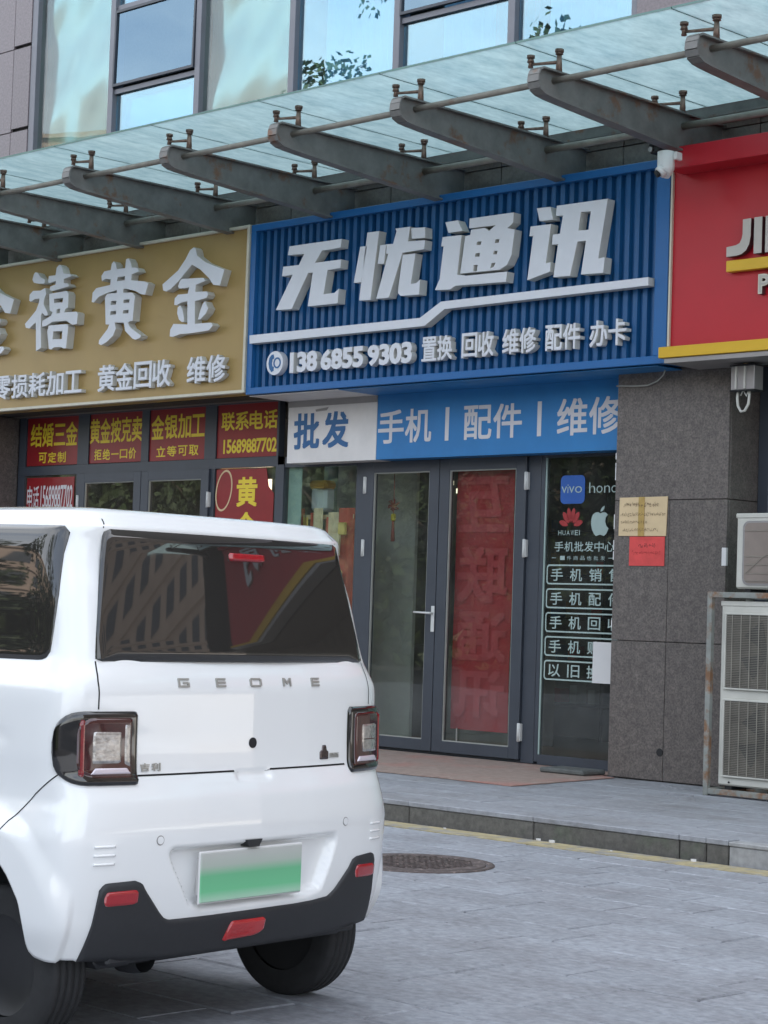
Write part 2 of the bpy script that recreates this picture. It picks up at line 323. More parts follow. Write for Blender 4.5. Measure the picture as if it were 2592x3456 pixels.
GLYPH = {
 'wu': [[(-14.135,4.775),(-13.44,4.773),(-13.45,4.696),(-13.693,4.691),(-13.783,4.587),(-13.434,4.585),(-13.443,4.508),(-13.612,4.504),(-13.654,4.286),(-13.51,4.287),(-13.456,4.32),(-13.464,4.189),(-13.858,4.192),(-13.807,4.502),(-13.87,4.502),(-14.076,4.185),(-14.293,4.192),(-14.077,4.505),(-14.224,4.503),(-14.211,4.591),(-13.998,4.588),(-13.931,4.685),(-14.153,4.695)]],
 'you': [[(-13.196,4.676),(-13.112,4.674),(-13.171,4.354),(-13.264,4.357)],[(-13.111,4.795),(-12.962,4.793),(-13.044,4.184),(-13.188,4.191)],[(-12.943,4.664),(-12.869,4.664),(-12.888,4.495),(-12.968,4.499)],[(-12.762,4.793),(-12.581,4.791),(-12.601,4.663),(-12.394,4.653),(-12.4,4.574),(-12.662,4.569),(-12.814,4.186),(-12.971,4.187),(-12.839,4.58),(-12.864,4.579),(-12.863,4.665),(-12.783,4.66),(-12.745,4.77)],[(-12.567,4.777),(-12.399,4.766),(-12.395,4.674),(-12.554,4.681)],[(-12.659,4.55),(-12.505,4.548),(-12.549,4.284),(-12.484,4.286),(-12.438,4.312),(-12.445,4.182),(-12.669,4.188),(-12.703,4.215),(-12.701,4.257)]],
 'tong': [[(-12.159,4.783),(-12.013,4.785),(-11.955,4.687),(-12.119,4.688)],[(-12.186,4.657),(-11.963,4.653),(-12.0,4.314),(-11.898,4.296),(-11.431,4.288),(-11.442,4.203),(-12.018,4.221),(-12.075,4.194),(-12.257,4.204),(-12.204,4.295),(-12.17,4.579),(-12.199,4.577)],[(-11.876,4.784),(-11.379,4.781),(-11.381,4.697),(-11.443,4.655),(-11.362,4.636),(-11.388,4.426),(-11.434,4.347),(-11.516,4.312),(-11.964,4.32),(-11.92,4.638),(-11.862,4.643),(-11.857,4.685),(-11.7,4.685),(-11.649,4.654),(-11.576,4.695),(-11.879,4.701)],[(-11.781,4.577),(-11.731,4.575),(-11.74,4.544),(-11.787,4.548)],[(-11.573,4.574),(-11.529,4.573),(-11.536,4.542),(-11.581,4.544)],[(-11.794,4.479),(-11.745,4.478),(-11.75,4.446),(-11.804,4.449)],[(-11.588,4.478),(-11.546,4.477),(-11.553,4.446),(-11.596,4.449)],[(-11.813,4.38),(-11.767,4.378),(-11.773,4.323),(-11.816,4.324)],[(-11.61,4.376),(-11.567,4.378),(-11.58,4.345),(-11.622,4.333)]],
 'xun': [[(-11.125,4.786),(-10.981,4.782),(-10.946,4.672),(-11.091,4.676)],[(-11.187,4.641),(-10.966,4.638),(-11.012,4.317),(-10.959,4.322),(-10.964,4.245),(-11.207,4.195),(-11.157,4.56),(-11.197,4.561)],[(-10.91,4.782),(-10.38,4.779),(-10.461,4.303),(-10.395,4.308),(-10.406,4.183),(-10.635,4.191),(-10.593,4.462),(-10.682,4.464),(-10.75,4.191),(-10.925,4.195),(-10.886,4.464),(-10.951,4.466),(-10.945,4.548),(-10.869,4.548),(-10.842,4.695),(-10.917,4.701)],[(-10.654,4.703),(-10.55,4.697),(-10.571,4.549),(-10.675,4.552)]],
 'line': [[(-14.65,3.98),(-12.426,3.975),(-12.181,4.097),(-9.952,4.107),(-9.95,4.042),(-12.136,4.029),(-12.369,3.901),(-14.645,3.901)]],
 'xi': [[(-18.083,4.895),(-18.042,4.883),(-17.978,4.829),(-17.91,4.799),(-17.907,4.759),(-18.007,4.764),(-18.102,4.784),(-18.129,4.819),(-18.109,4.873)],[(-17.897,4.71),(-17.872,4.644),(-17.902,4.599),(-17.911,4.536),(-17.846,4.459),(-17.824,4.418),(-17.876,4.414),(-17.932,4.45),(-17.95,4.428),(-17.926,4.076),(-18.011,4.049),(-18.035,4.354),(-18.071,4.341),(-18.149,4.299),(-18.211,4.311),(-18.231,4.353),(-18.143,4.411),(-18.041,4.483),(-17.993,4.567),(-17.989,4.606),(-18.076,4.606),(-18.142,4.583),(-18.17,4.597),(-18.168,4.661),(-18.11,4.697),(-17.975,4.689)],[(-17.662,4.935),(-17.614,4.907),(-17.58,4.836),(-17.473,4.822),(-17.432,4.795),(-17.573,4.777),(-17.57,4.733),(-17.505,4.723),(-17.47,4.693),(-17.762,4.667),(-17.815,4.679),(-17.805,4.718),(-17.713,4.73),(-17.71,4.769),(-17.794,4.757),(-17.847,4.762),(-17.839,4.832),(-17.72,4.829),(-17.706,4.907)],[(-17.819,4.64),(-17.538,4.647),(-17.512,4.645),(-17.478,4.611),(-17.481,4.47),(-17.525,4.457),(-17.543,4.423),(-17.342,4.415),(-17.309,4.397),(-17.314,4.284),(-17.398,4.283),(-17.504,4.334),(-17.739,4.34),(-17.842,4.308),(-17.921,4.298),(-17.919,4.362),(-17.77,4.406),(-17.746,4.443),(-17.8,4.464)],[(-17.729,4.581),(-17.573,4.579),(-17.576,4.532),(-17.729,4.537)],[(-17.676,4.465),(-17.617,4.469),(-17.62,4.422),(-17.679,4.422)],[(-17.803,4.305),(-17.489,4.297),(-17.461,4.272),(-17.485,4.046),(-17.53,4.045),(-17.577,4.064),(-17.694,4.068),(-17.745,4.048),(-17.786,4.058),(-17.825,4.243)],[(-17.719,4.236),(-17.562,4.232),(-17.563,4.146),(-17.726,4.153)]],
 'huang': [[(-16.741,4.881),(-16.701,4.851),(-16.68,4.797),(-16.547,4.794),(-16.537,4.883),(-16.5,4.89),(-16.46,4.847),(-16.442,4.793),(-16.352,4.78),(-16.319,4.74),(-16.437,4.722),(-16.441,4.661),(-16.224,4.63),(-16.164,4.604),(-16.208,4.496),(-16.275,4.506),(-16.367,4.547),(-16.518,4.584),(-16.563,4.583),(-16.561,4.545),(-16.418,4.535),(-16.371,4.491),(-16.393,4.249),(-16.437,4.248),(-16.466,4.231),(-16.433,4.186),(-16.249,4.089),(-16.263,4.067),(-16.336,4.053),(-16.381,4.066),(-16.506,4.154),(-16.534,4.241),(-16.686,4.252),(-16.659,4.189),(-16.7,4.121),(-16.803,4.062),(-16.893,4.035),(-16.933,4.052),(-16.928,4.089),(-16.796,4.194),(-16.769,4.24),(-16.83,4.244),(-16.86,4.523),(-16.82,4.557),(-16.667,4.554),(-16.669,4.582),(-16.82,4.567),(-16.957,4.54),(-17.047,4.486),(-17.078,4.493),(-17.069,4.588),(-17.01,4.631),(-16.78,4.644),(-16.776,4.701),(-16.861,4.714),(-16.921,4.695),(-16.932,4.749),(-16.889,4.792),(-16.782,4.797),(-16.77,4.858)],[(-16.662,4.713),(-16.544,4.713),(-16.546,4.671),(-16.675,4.673)],[(-16.761,4.476),(-16.67,4.476),(-16.675,4.436),(-16.763,4.436)],[(-16.552,4.473),(-16.454,4.472),(-16.457,4.437),(-16.554,4.439)],[(-16.757,4.372),(-16.668,4.372),(-16.668,4.334),(-16.763,4.336)],[(-16.552,4.365),(-16.463,4.367),(-16.465,4.33),(-16.556,4.331)]],
 'jin': [[(-15.48,4.898),(-15.451,4.877),(-15.426,4.811),(-15.304,4.736),(-15.094,4.662),(-15.011,4.636),(-15.071,4.489),(-15.167,4.502),(-15.239,4.576),(-15.369,4.669),(-15.498,4.73),(-15.592,4.663),(-15.701,4.581),(-15.811,4.517),(-15.882,4.5),(-15.926,4.514),(-15.941,4.575),(-15.86,4.614),(-15.707,4.692),(-15.6,4.792),(-15.535,4.876)],[(-15.645,4.604),(-15.323,4.585),(-15.286,4.553),(-15.43,4.525),(-15.433,4.457),(-15.26,4.447),(-15.237,4.413),(-15.263,4.384),(-15.435,4.367),(-15.422,4.144),(-15.187,4.139),(-15.151,4.11),(-15.21,4.065),(-15.473,4.057),(-15.641,4.06),(-15.754,4.04),(-15.797,4.048),(-15.794,4.112),(-15.747,4.168),(-15.534,4.147),(-15.547,4.376),(-15.646,4.37),(-15.715,4.349),(-15.747,4.356),(-15.741,4.42),(-15.693,4.452),(-15.545,4.449),(-15.527,4.511),(-15.612,4.509),(-15.682,4.511),(-15.695,4.535),(-15.679,4.579)],[(-15.658,4.344),(-15.621,4.309),(-15.595,4.234),(-15.585,4.179),(-15.62,4.177),(-15.664,4.203),(-15.696,4.269),(-15.692,4.324)],[(-15.282,4.354),(-15.251,4.306),(-15.229,4.282),(-15.261,4.235),(-15.341,4.183),(-15.375,4.181),(-15.358,4.243),(-15.315,4.33)]],
}
# ================================================================== GROUND
WY, GY, KY, PZ = 13.30, 13.75, 10.12, .14          # granite face, glass face, kerb face, pavement height
road = MB().box(-60, 60, -60, KY-.001, -.30, -.009).build('road', M['ground']); tag(road, kind='structure')
# slabs laid in rows along the kerb, bonded; the nearest ones in view are pieces of their own
vs_slab = []
def slab_mesh(name, w, d, h, mat, seed, top=0.):
    rnd = random.Random(seed); bm = bmesh.new(); bmesh.ops.create_cube(bm, size=1)
    for v in bm.verts: v.co = Vector((v.co.x*w, v.co.y*d, v.co.z*h-h/2+top))
    es = [e for e in bm.edges if all(v.co.z > top-1e-4 for v in e.verts)]
    bmesh.ops.bevel(bm, geom=es, offset=.006, segments=1, affect='EDGES')
    for v in bm.verts: v.co.x += rnd.uniform(-.003, .003); v.co.y += rnd.uniform(-.0015, .0015)
    me = bpy.data.meshes.new(name); bm.to_mesh(me); bm.free(); me.materials.append(mat); return me
rs = [slab_mesh('paving_slab', .627, .306, .04, M['paver'], i) for i in range(4)]
rnd = random.Random(3); cnt = 0; done = {}; phase = {}
fR = lambda x, y: (x*rt.x+y*rt.y)/( x*fw.x+y*fw.y) if (x*fw.x+y*fw.y) > 0 else 9
for r in range(0, 22):
    yc = 9.73-r*.316
    off = rnd.choice([0, .16, .32, .48])+rnd.uniform(-.04, .04)
    x = -14+off; phase[r] = off
    while x < -1:
        q = fR(x, yc); d = x*fw.x+yc*fw.y
        zv = (-1.4*up.z+x*up.x+yc*up.y)/d
        if -.225 < q < .225 and zv > -.285 and d > 0:
            cx_, cy_ = -5.15, 4.55
            hid = (-9 < x < -4.7 and 3.2 < yc < 5.9 and q < -.12)
            if not hid:
                o = bpy.data.objects.new('paving_slab', rs[rnd.randrange(4)]); COL.objects.link(o); o.parent = road
                o.location = (x, yc, rnd.uniform(-.0025, .0018)); o.rotation_euler = (rnd.uniform(-.002, .002), rnd.uniform(-.002, .002), rnd.uniform(-.002, .002)); cnt += 1
                done.setdefault(r, []).append(x)
        x += .636
print('road slabs', cnt)
far = MB()
for r in range(-1, 40):
    yc = 9.73-r*.316
    x = -14-.636*25+phase.get(r, .2)
    while x < 14:
        if r >= 0 and not any(abs(x-u) < .625 for u in done.get(r, ())): far.box(x-.315, x+.315, yc-.154, yc+.154, -.04, rnd.uniform(-.002, .0))
        x += .636
fo = far.build('paving_slabs_far', M['paver'], None, fixn=False); fo.name = 'outlying_paving'; fo.parent = road; tag(fo, kind='stuff')
MB().box(-30, 14, 9.86, 10.085, -.004, .005).build('yellow_line', M['yellow_line'], road)
MB().box(-30, 14, 10.085, 10.119, -.004, .001).build('gutter_edge', M['ground'], road)
# manhole cover
mh = thing('manhole_cover', (-8.10, 8.54, 0), 'round rusty iron manhole cover set in the paving beside the car', 'manhole cover')
MB().lathe([(.010, .0), (.010, .38), (.004, .385), (-.02, .385)], (-8.10, 8.54, 0), 'z', 48, smooth=False).build('cover_plate', M['iron'], mh)
MB().lathe([(.002, .391), (.008, .393), (.008, .43), (.0, .435)], (-8.10, 8.54, 0), 'z', 48).build('rim', M['iron'], mh)
stud = MB()
for i in range(-7, 8):
    for j in range(-7, 8):
        if i*i+j*j < 49: stud.box(-8.10+i*.045-.012, -8.10+i*.045+.012, 8.54+j*.045-.012, 8.54+j*.045+.012, .009, .0145)
tag(stud.build('tread_stud', M['iron'], mh), kind='stuff')
# sidewalk and kerb
side = MB().box(-40, 20, KY+.09, 13.3, -.1, PZ-.009).box(-40, 20, 13.3, 13.72, -.1, PZ-.012).build('sidewalk', M['ground']); tag(side, kind='structure')
ws = [slab_mesh('paving_slab', .596, .396, .04, M['walk'], 20+i) for i in range(4)]
cnt = 0
for r in range(8):
    yc = KY+.10+.2+r*.4
    x = -15+rnd.choice([0, .2, .4])
    while x < -5:
        if -.22 < fR(x, yc) < .235:
            o = bpy.data.objects.new('paving_slab', ws[rnd.randrange(4)]); COL.objects.link(o); o.parent = side
            o.location = (x, yc, PZ+rnd.uniform(-.0012, .0012)); o.rotation_euler = (rnd.uniform(-.002, .002), rnd.uniform(-.0015, .0015), 0); cnt += 1
        x += .6
fw_ = MB()
for r in range(8):
    for k in range(-26, 22):
        x = -15+k*.6+(.2 if r % 2 else 0)
        if x < -15.3 or x > -4.4: fw_.box(x-.297, x+.297, KY+.302+r*.4-.198, KY+.298+r*.4+.198, PZ-.04, PZ-.001)
tag(fw_.build('outlying_paving', M['walk'], side, fixn=False), kind='stuff')
print('walk slabs', cnt)
# broken bits of slab by the column foot
for px, py, w, d, a in ((-9.55, 12.95, .22, .10, .3), (-9.2, 12.45, .3, .07, .1), (-9.75, 13.05, .12, .06, -.4), (-8.95, 12.2, .18, .05, .5)):
    bm_ = MB().prism([(px+w/2*math.cos(t)*random.uniform(.7, 1.1), py+d/2*math.sin(t)*random.uniform(.7, 1.1)) for t in [k*math.pi/4 for k in range(8)]], 'z', PZ-.002, PZ+.012)
    bm_.build('broken_slab_chip', M['walk'], side)
kerb = MB().box(-40, 20, KY+.02, KY+.095, -.1, PZ-.02).build('kerb', M['ground']); tag(kerb, kind='structure')
kj = [-14.1, -13.0, -11.9, -10.8, -9.70, -8.60, -7.46, -7.265, -7.105, -6.0, -4.9]
for a, b in zip(kj, kj[1:]):
    pale = a > -7.2
    rr = random.Random(int(a*100)); dy = rr.uniform(-.004, .004); t = .006 if not pale else -.002
    MB().bbox(a+.004, b-.004, KY+dy, KY+.13, -.02, PZ-.028, .006).build('kerb_stone', M['kerb_pale'] if pale else M['kerb'], kerb)
    MB().bbox(a+.002, b-.002, KY-.006+dy, KY+.12, PZ-.027, PZ+t, .004).build('coping_slab', M['kerb_pale'] if pale else M['walk'], kerb)
for x_, y_, r_ in ((-8.53, 10.09, .018), (-8.40, 10.07, .024), (-7.31, 10.06, .022), (-7.9, 10.03, .010), (-9.3, 10.05, .012)):
    lt = MB().prism([(x_+r_*math.cos(t)*random.uniform(.7, 1.2), y_+r_*.6*math.sin(t)) for t in [k*math.pi/3 for k in range(6)]], 'z', .0052, .0052+r_*.6).build('litter_scrap', M['plastic_white'], road)
# carpet + block in front of the door
cp = thing('entrance_mat', (-12.5, 12.7, PZ), 'faded red mat laid before the glass door', 'mat')
mb = MB(); N = 60; xs = [-14.9+i*(4.66)/N for i in range(N+1)]
outl = []
for i, x in enumerate(xs): outl.append((x, 11.80+.012*math.sin(x*5)+.008*math.sin(x*13)))
top = [(-10.42, 13.24), (-10.60, 13.28), (-10.62, 13.70), (-14.9, 13.70)]
mb.prism(outl+top, 'z', PZ+.003, PZ+.009); mb.build('mat_sheet', M['carpet'], cp)
bl = thing('stone_block', (-10.82, 13.22, PZ+.01), 'flat dark grey stone block lying on the red mat by the column', 'block')
MB().bbox(-11.06, -10.60, 13.06, 13.36, PZ+.010, PZ+.052, .012).build('slab_piece', M['slate'], bl)

# ================================================================== SHOP BUILDING
bld = thing('shop_building', (-8, 13.3, 0), 'grey granite clad shop building with ribbon windows above the canopy', 'building')
core = MB()
core.box(-26, 3.2, 13.62, 15.5, 3.47, 6.1)                       # wall over the shopfronts
core.box(-26, 3.2, 15.5, 30, 3.47, 24)
core.box(-26, 3.2, 13.95, 15.5, 9.2, 24); core.box(-26, 3.2, 15.48, 15.5, 6.1, 9.2)
core.box(-26, 3.2, 18.0, 30, 0, 3.47)
core.box(-26, -20.7, 13.35, 18, 0, 3.47); core.box(-9.0, 3.2, 15.6, 18, 0, 3.47); core.box(-26,-19.02,13.5,15.5,6.1,9.2)
core.build('wall', M['granite_fascia'], bld)
def panel(x0, x1, z0, z1, y0=WY, th=.035, mat='granite_fascia', name='granite_panel', g=.004):
    return MB().bbox(x0+g, x1-g, y0, y0+th, z0+g, z1-g, .003).build(name, M[mat], bld)
# fascia above the signs up to the windows
MB().box(-26, 3.2, WY+.04, 13.60, 3.47, 6.0).build('backing_wall', M['dark'], bld)
x = -21.27
while x < -6:
    panel(x, x+.67, 4.55, 5.30); panel(x, x+.67, 5.30, 6.05); x += .67
# granite pier top left and right of the windows
for x0, x1 in ((-20.6, -19.27), (-19.27, -18.95)):
    for z0, z1 in ((6.05, 6.64), (6.64, 7.58), (7.58, 8.6)): panel(x0, x1, z0+( .03 if x1 > -19 else 0), z1, mat='granite_up')
for z0, z1 in ((6.05, 7.2), (7.2, 8.6)): panel(-10.46, -9.3, z0, z1, mat='granite_up'); panel(-9.3, -8.1, z0, z1, mat='granite_up')
MB().box(-20.6, -18.96, WY+.04, 13.49, 6.0, 9.1).box(-10.44, 3.2, WY+.04, 13.9, 6.0, 9.1).build('backing_wall', M['dark'], bld)
MB().box(-26, 3.2, 13.28, 13.95, 8.6, 9.2).build('wall', M['granite_up'], bld)
# ground floor pier between the phone shop and the red shop
MB().box(-10.50, -9.47, WY+.035, 15.6, 0, 3.47).build('pier_core', M['granite'], bld)
def gp(x0, x1, z0, z1):
    return MB().bbox(x0+.0025, x1-.0025, WY, WY+.03, z0+.0025, z1-.0025, .003).build('granite_panel', M['granite'], bld)
hole_panel = gp(-10.54, -9.988, .15, 1.249); gp(-9.988, -9.43, .15, 1.249)
gp(-10.54, -9.988, 1.249, 2.38); gp(-9.988, -9.43, 1.249, 2.38); gp(-10.54, -9.43, 2.38, 3.47)
for z0, z1 in ((.15, 1.249), (1.249, 2.38), (2.38, 3.47)):
    MB().bbox(-9.463, -9.433, WY+.032, 13.72, z0+.0025, z1-.0025, .003).build('granite_panel', M['granite'], bld)
    MB().bbox(-10.537, -10.507, WY+.032, 13.72, z0+.0025, z1-.0025, .003).build('granite_panel', M['granite'], bld)
MB().lathe([(-.0035, .0), (-.0035, .030), (.002, .034)][0:], (-10.02, WY, .375), 'y', 20, smooth=False).build('drain_hole', M['black'], bld)
for z, h in ((2.72, .05), (2.66, .03), (2.62, .045), (2.15, .12), (1.98, .08), (1.90, .07), (1.35, .06), (2.55, .07)):
    MB().box(-10.545, -10.5335, WY+.002, WY+.022, z, z+h).build('plaster_chip', M['plastic_white'], bld)
MB().box(-9.47, -9.4285, WY-.003, WY+.02, 1.86, 2.0).build('plaster_chip', M['plastic_white'], bld)
# pier at the far left below the gold sign
for z0, z1 in ((.15, 1.2), (1.2, 2.35), (2.35, 3.47)):
    MB().bbox(-20.7, -19.46, WY, WY+.03, z0+.003, z1-.003, .003).build('granite_panel', M['granite'], bld)
    MB().bbox(-19.49, -19.46, WY+.032, 13.72, z0+.003, z1-.003, .003).build('granite_panel', M['granite'], bld)
MB().box(-20.69, -19.50, WY+.035, 18, 0, 3.47).build('pier_core', M['granite'], bld)
# rooms
MB().box(-19.49, -10.51, 17.4, 17.99, .0, 3.47).build('back_wall', M['room'], bld)
MB().box(-19.49, -10.51, 13.72, 17.4, .0, PZ+.005).build('shop_floor', M['room_floor'], bld)
MB().box(-19.49, -10.51, 13.86, 17.4, 3.30, 3.46).build('shop_ceiling', M['room'], bld)
MB().box(-15.22, -14.05, 14.62, 14.66, PZ, 3.30).build('brightening_backdrop', M['banner_white'], bld)  # pale panel added to catch window light and brighten the display
MB().box(-15.32, -15.24, 13.86, 17.4, PZ, 3.30).build('partition', M['room'], bld)
MB().box(-9.46, 3.2, 15.4, 15.6, 0, 3.47).build('back_wall', M['room'], bld)

# ------------------------------------------------------------------ upper windows
UY = 13.36
wx = [-18.90, -17.49, -16.07, -14.66, -13.24, -11.84, -10.48]
def wavy(x0, x1, z0, z1, y, amp, mat, name, parent, seed=0, nx=26, nz=40, pleat=False):
    rr = random.Random(seed); ph = [rr.uniform(0, 6.28) for _ in range(8)]; mb = MB(); vs = []
    for j in range(nz+1):
        for i in range(nx+1):
            X = x0+(x1-x0)*i/nx; Z = z0+(z1-z0)*j/nz
            if pleat: d = amp*math.sin(X*52+ph[0]+.6*math.sin(Z*1.3))+amp*.5*math.sin(X*23+ph[1])
            else: d = amp*(math.sin(Z*4.4+ph[0]+1.1*math.sin(X*2.2+ph[1]))+.55*math.sin(Z*2.1+X*3.0+ph[2])+.35*math.sin(X*7+Z*1.7+ph[3])+.12*math.sin(X*13-Z*9+ph[4]))
            vs.append((X, y+d, Z))
    mb.add(vs, [(j*(nx+1)+i, j*(nx+1)+i+1, (j+1)*(nx+1)+i+1, (j+1)*(nx+1)+i) for j in range(nz) for i in range(nx)], 0, True)
    return mb.build(name, mat, parent, fixn=False)
for i in range(6):
    a, b = wx[i], wx[i+1]; w = .04 if i else .05
    fr = MB(); fr.bbox(a-w, a+w, UY-.05, UY+.09, 6.02, 8.62, .004)
    if i == 5: fr.bbox(b-.04, b+.02, UY-.05, UY+.09, 6.02, 8.62, .004)
    fr.box(a+w, b-.04, UY-.02, UY+.07, 6.02, 6.10); fr.box(a+w, b-.04, UY-.02, UY+.07, 8.54, 8.62)
    f = fr.build('window_frame', M['frame_up'], bld)
    x0, x1 = a+w+.003, b-.043
    if i in (1, 3+1):
        MB().box(x0, x1, UY-.025, UY+.07, 6.80, 6.85).build('transom', M['frame_up'], f)
        MB().box(x0, x1, UY-.025, UY+.07, 7.70, 7.75).build('transom', M['frame_up'], f)
        # top-hung sash, standing a little open
        s = MB(); t = .028
        def sb(xa, xb, za, zb): 
            k = .015
            def yy(z): return UY-.035-(7.69-z)*k
            vs = [(xa, yy(za)-.02, za), (xb, yy(za)-.02, za), (xb, yy(zb)-.02, zb), (xa, yy(zb)-.02, zb), (xa, yy(za)+.02, za), (xb, yy(za)+.02, za), (xb, yy(zb)+.02, zb), (xa, yy(zb)+.02, zb)]
            s.add(vs, [(0, 1, 2, 3), (5, 4, 7, 6), (0, 4, 5, 1), (1, 5, 6, 2), (2, 6, 7, 3), (3, 7, 4, 0)])
        sb(x0+.005, x0+t, 6.87, 7.69); sb(x1-t, x1-.005, 6.87, 7.69); sb(x0+t, x1-t, 6.87, 6.87+t); sb(x0+t, x1-t, 7.69-t, 7.69)
        s.build('sash', M['frame'], f)
        yy = lambda z: UY-.035-(7.69-z)*.015
        g = MB().add([(x0+t, yy(6.9), 6.9), (x1-t, yy(6.9), 6.9), (x1-t, yy(7.66), 7.66), (x0+t, yy(7.66), 7.66)], [(0, 1, 2, 3)])
        g.build('sash_pane', M['up_dark'], f)
        MB().box(x0, x1, UY+.01, UY+.018, 6.10, 6.80).build('pane', M['up_glass'], f); MB().box(x0, x1, UY+.01, UY+.018, 7.75, 8.54).build('pane', M['up_glass'], f)
    else:
        MB().box(x0, x1, UY+.01, UY+.018, 6.10, 8.54).build('pane', M['win_glass'] if i in (0, 2) else M['up_glass'], f)
    if i in (0, 2): wavy(x0+(.0 if i else .02), x1, 6.10, 8.54, UY+.075, .015, M['foil'], 'reflective_film', f, seed=i+2)
    elif i == 1: wavy(x0, x1, 6.10, 6.80, UY+.09, .010, M['foil'], 'reflective_film', f, seed=8, nz=14); wavy(x0, x1, 7.75, 8.54, UY+.09, .01, M['foil'], 'reflective_film', f, seed=9, nz=14)
    elif i == 3: wavy(x0+.1, x1-.25, 6.10, 8.54, UY+.30, .03, M['curtain_white'], 'curtain', f, seed=5, nx=90, nz=6, pleat=True)
    elif i == 4:
        wavy(x1-.34, x1, 6.10, 8.54, UY+.2, .025, M['curtain_red'], 'curtain', f, seed=6, nx=50, nz=6, pleat=True); wavy(x0, x1-.5, 6.1, 8.54, UY+.5, .03, M['curtain'], 'curtain', f, seed=16, nx=60, nz=6, pleat=True)
    else:
        wavy(x0+.2, x1, 6.10, 8.54, UY+.2, .03, M['curtain'], 'curtain', f, seed=7, nx=80, nz=6, pleat=True); wavy(x0+.05, x0+.13, 6.1, 8.54, UY+.15, .01, M['curtain_red'], 'curtain', f, seed=3, nx=12, nz=6, pleat=True)
# a jar and bottle on the sill behind the open sash
MB().box(-18.85, -10.52, 13.6, 14.4, 6.0, 6.14).build('window_shelf', M['room'], bld)

# ------------------------------------------------------------------ glass canopy
can = thing('glass_canopy', (-8, 12.1, 5.1), 'long glass canopy on rusting steel beams over the shopfronts', 'canopy')
bx = [-9.55+1.3735*k for k in range(-8, 10)]
def beam_mesh():
    mb = MB()
    # side outline (y,z): bull nose at the front, deeper towards the wall
    nose = [(11.00, 5.20), (11.005, 5.25), (11.02, 5.285), (11.05, 5.302)]
    top = nose+[(13.26, 5.302)]
    bot = [(13.26, 4.99), (11.30, 5.115), (11.16, 5.125), (11.08, 5.135), (11.02, 5.16)]
    outl = top+bot
    mb.prism([(y, z) for y, z in outl], 'x', -.012, .012)
    # flanges following the outline
    def flange(pts, t=.014, hw=.052):
        for (y0, z0), (y1, z1) in zip(pts, pts[1:]):
            dy, dz = y1-y0, z1-z0; l = math.hypot(dy, dz); ny, nz = -dz/l*t, dy/l*t
            mb.add([(-hw, y0, z0), (hw, y0, z0), (hw, y1, z1), (-hw, y1, z1), (-hw, y0+ny, z0+nz), (hw, y0+ny, z0+nz), (hw, y1+ny, z1+nz), (-hw, y1+ny, z1+nz)],
                   [(0, 1, 2, 3), (7, 6, 5, 4), (0, 4, 5, 1), (1, 5, 6, 2), (2, 6, 7, 3), (3, 7, 4, 0)])
    flange([(11.02, 5.16), (11.00, 5.20), (11.005, 5.25), (11.02, 5.285), (11.05, 5.302), (13.26, 5.302)])
    flange(list(reversed([(11.02, 5.16), (11.08, 5.135), (11.16, 5.125), (11.30, 5.115), (13.26, 4.99)])))
    return mb
bm0 = beam_mesh(); bb = MB(); bb.v = [(v[0]+bx[0], v[1], v[2]) for v in bm0.v]; bb.f = bm0.f; bb.mi = bm0.mi; bb.sm = bm0.sm
beam0 = bb.build('beam', M['beam'], can)
def spider(x, y):
    mb = MB(); z = 5.316
    mb.tube([(x, y, z-.004), (x, y, 5.47)], [.026, .017], 10); mb.tube([(x, y, 5.47), (x, y, 5.492)], .033, 12)
    mb.tube([(x, y, 5.475), (x, y, 5.455)], [.022, .030], 12)
    mb.tube([(x-.015, y, 5.40), (x-.27, y, 5.425)], [.014, .010], 8); mb.tube([(x-.27, y, 5.40), (x-.27, y, 5.47)], [.020, .012], 10); mb.tube([(x-.27, y, 5.47), (x-.27, y, 5.492)], .030, 12)
    mb.tube([(x-.27, y, 5.475), (x-.27, y, 5.44)], [.018, .028], 10)
    return mb
sp1 = spider(bx[0], 11.27).build('glass_fitting', M['fitting'], can); sp2 = spider(bx[0], 12.75).build('glass_fitting', M['fitting'], can)
def panes():
    a = bx[0]-.155; mb = MB(); z0, z1 = 5.495, 5.511; X0, X1 = a+.005, a+1.3735-.005; Y0, Y1 = 10.97, 13.27
    v = [(X0, Y0, z0), (X1, Y0, z0), (X1, Y1, z0), (X0, Y1, z0), (X0, Y0, z1), (X1, Y0, z1), (X1, Y1, z1), (X0, Y1, z1)]
    mb.add(v, [(0, 3, 2, 1)], 0); mb.add(v, [(4, 5, 6, 7)], 1); mb.add(v, [(0, 1, 5, 4), (1, 2, 6, 5), (2, 3, 7, 6), (3, 0, 4, 7)], 2)
    return mb.build('glass_panel', [M['canopy'], M['clear'], M['glass_edge']], can, fixn=False)
gp0 = panes()
for k, x in enumerate(bx):
    if k:
        for o in (beam0, sp1, sp2, gp0): dup(o, can, (x-bx[0], 0, 0))
for k in range(len(bx)-1):
    for yy_, zz_, rr_ in ((11.2, 5.245, .024), (12.75, 5.215, .029)):
        MB().tube([(bx[k]+.012, yy_, zz_), (bx[k+1]-.012, yy_, zz_)], rr_, 12).build('cross_tube', M['pipe'], can)
MB().box(bx[0]-1, 2.9, 13.18, 13.298, 5.38, 5.40).box(bx[0]-1, 2.9, 13.28, 13.298, 5.40, 5.50).build('wall_ledger', M['beam'], can)
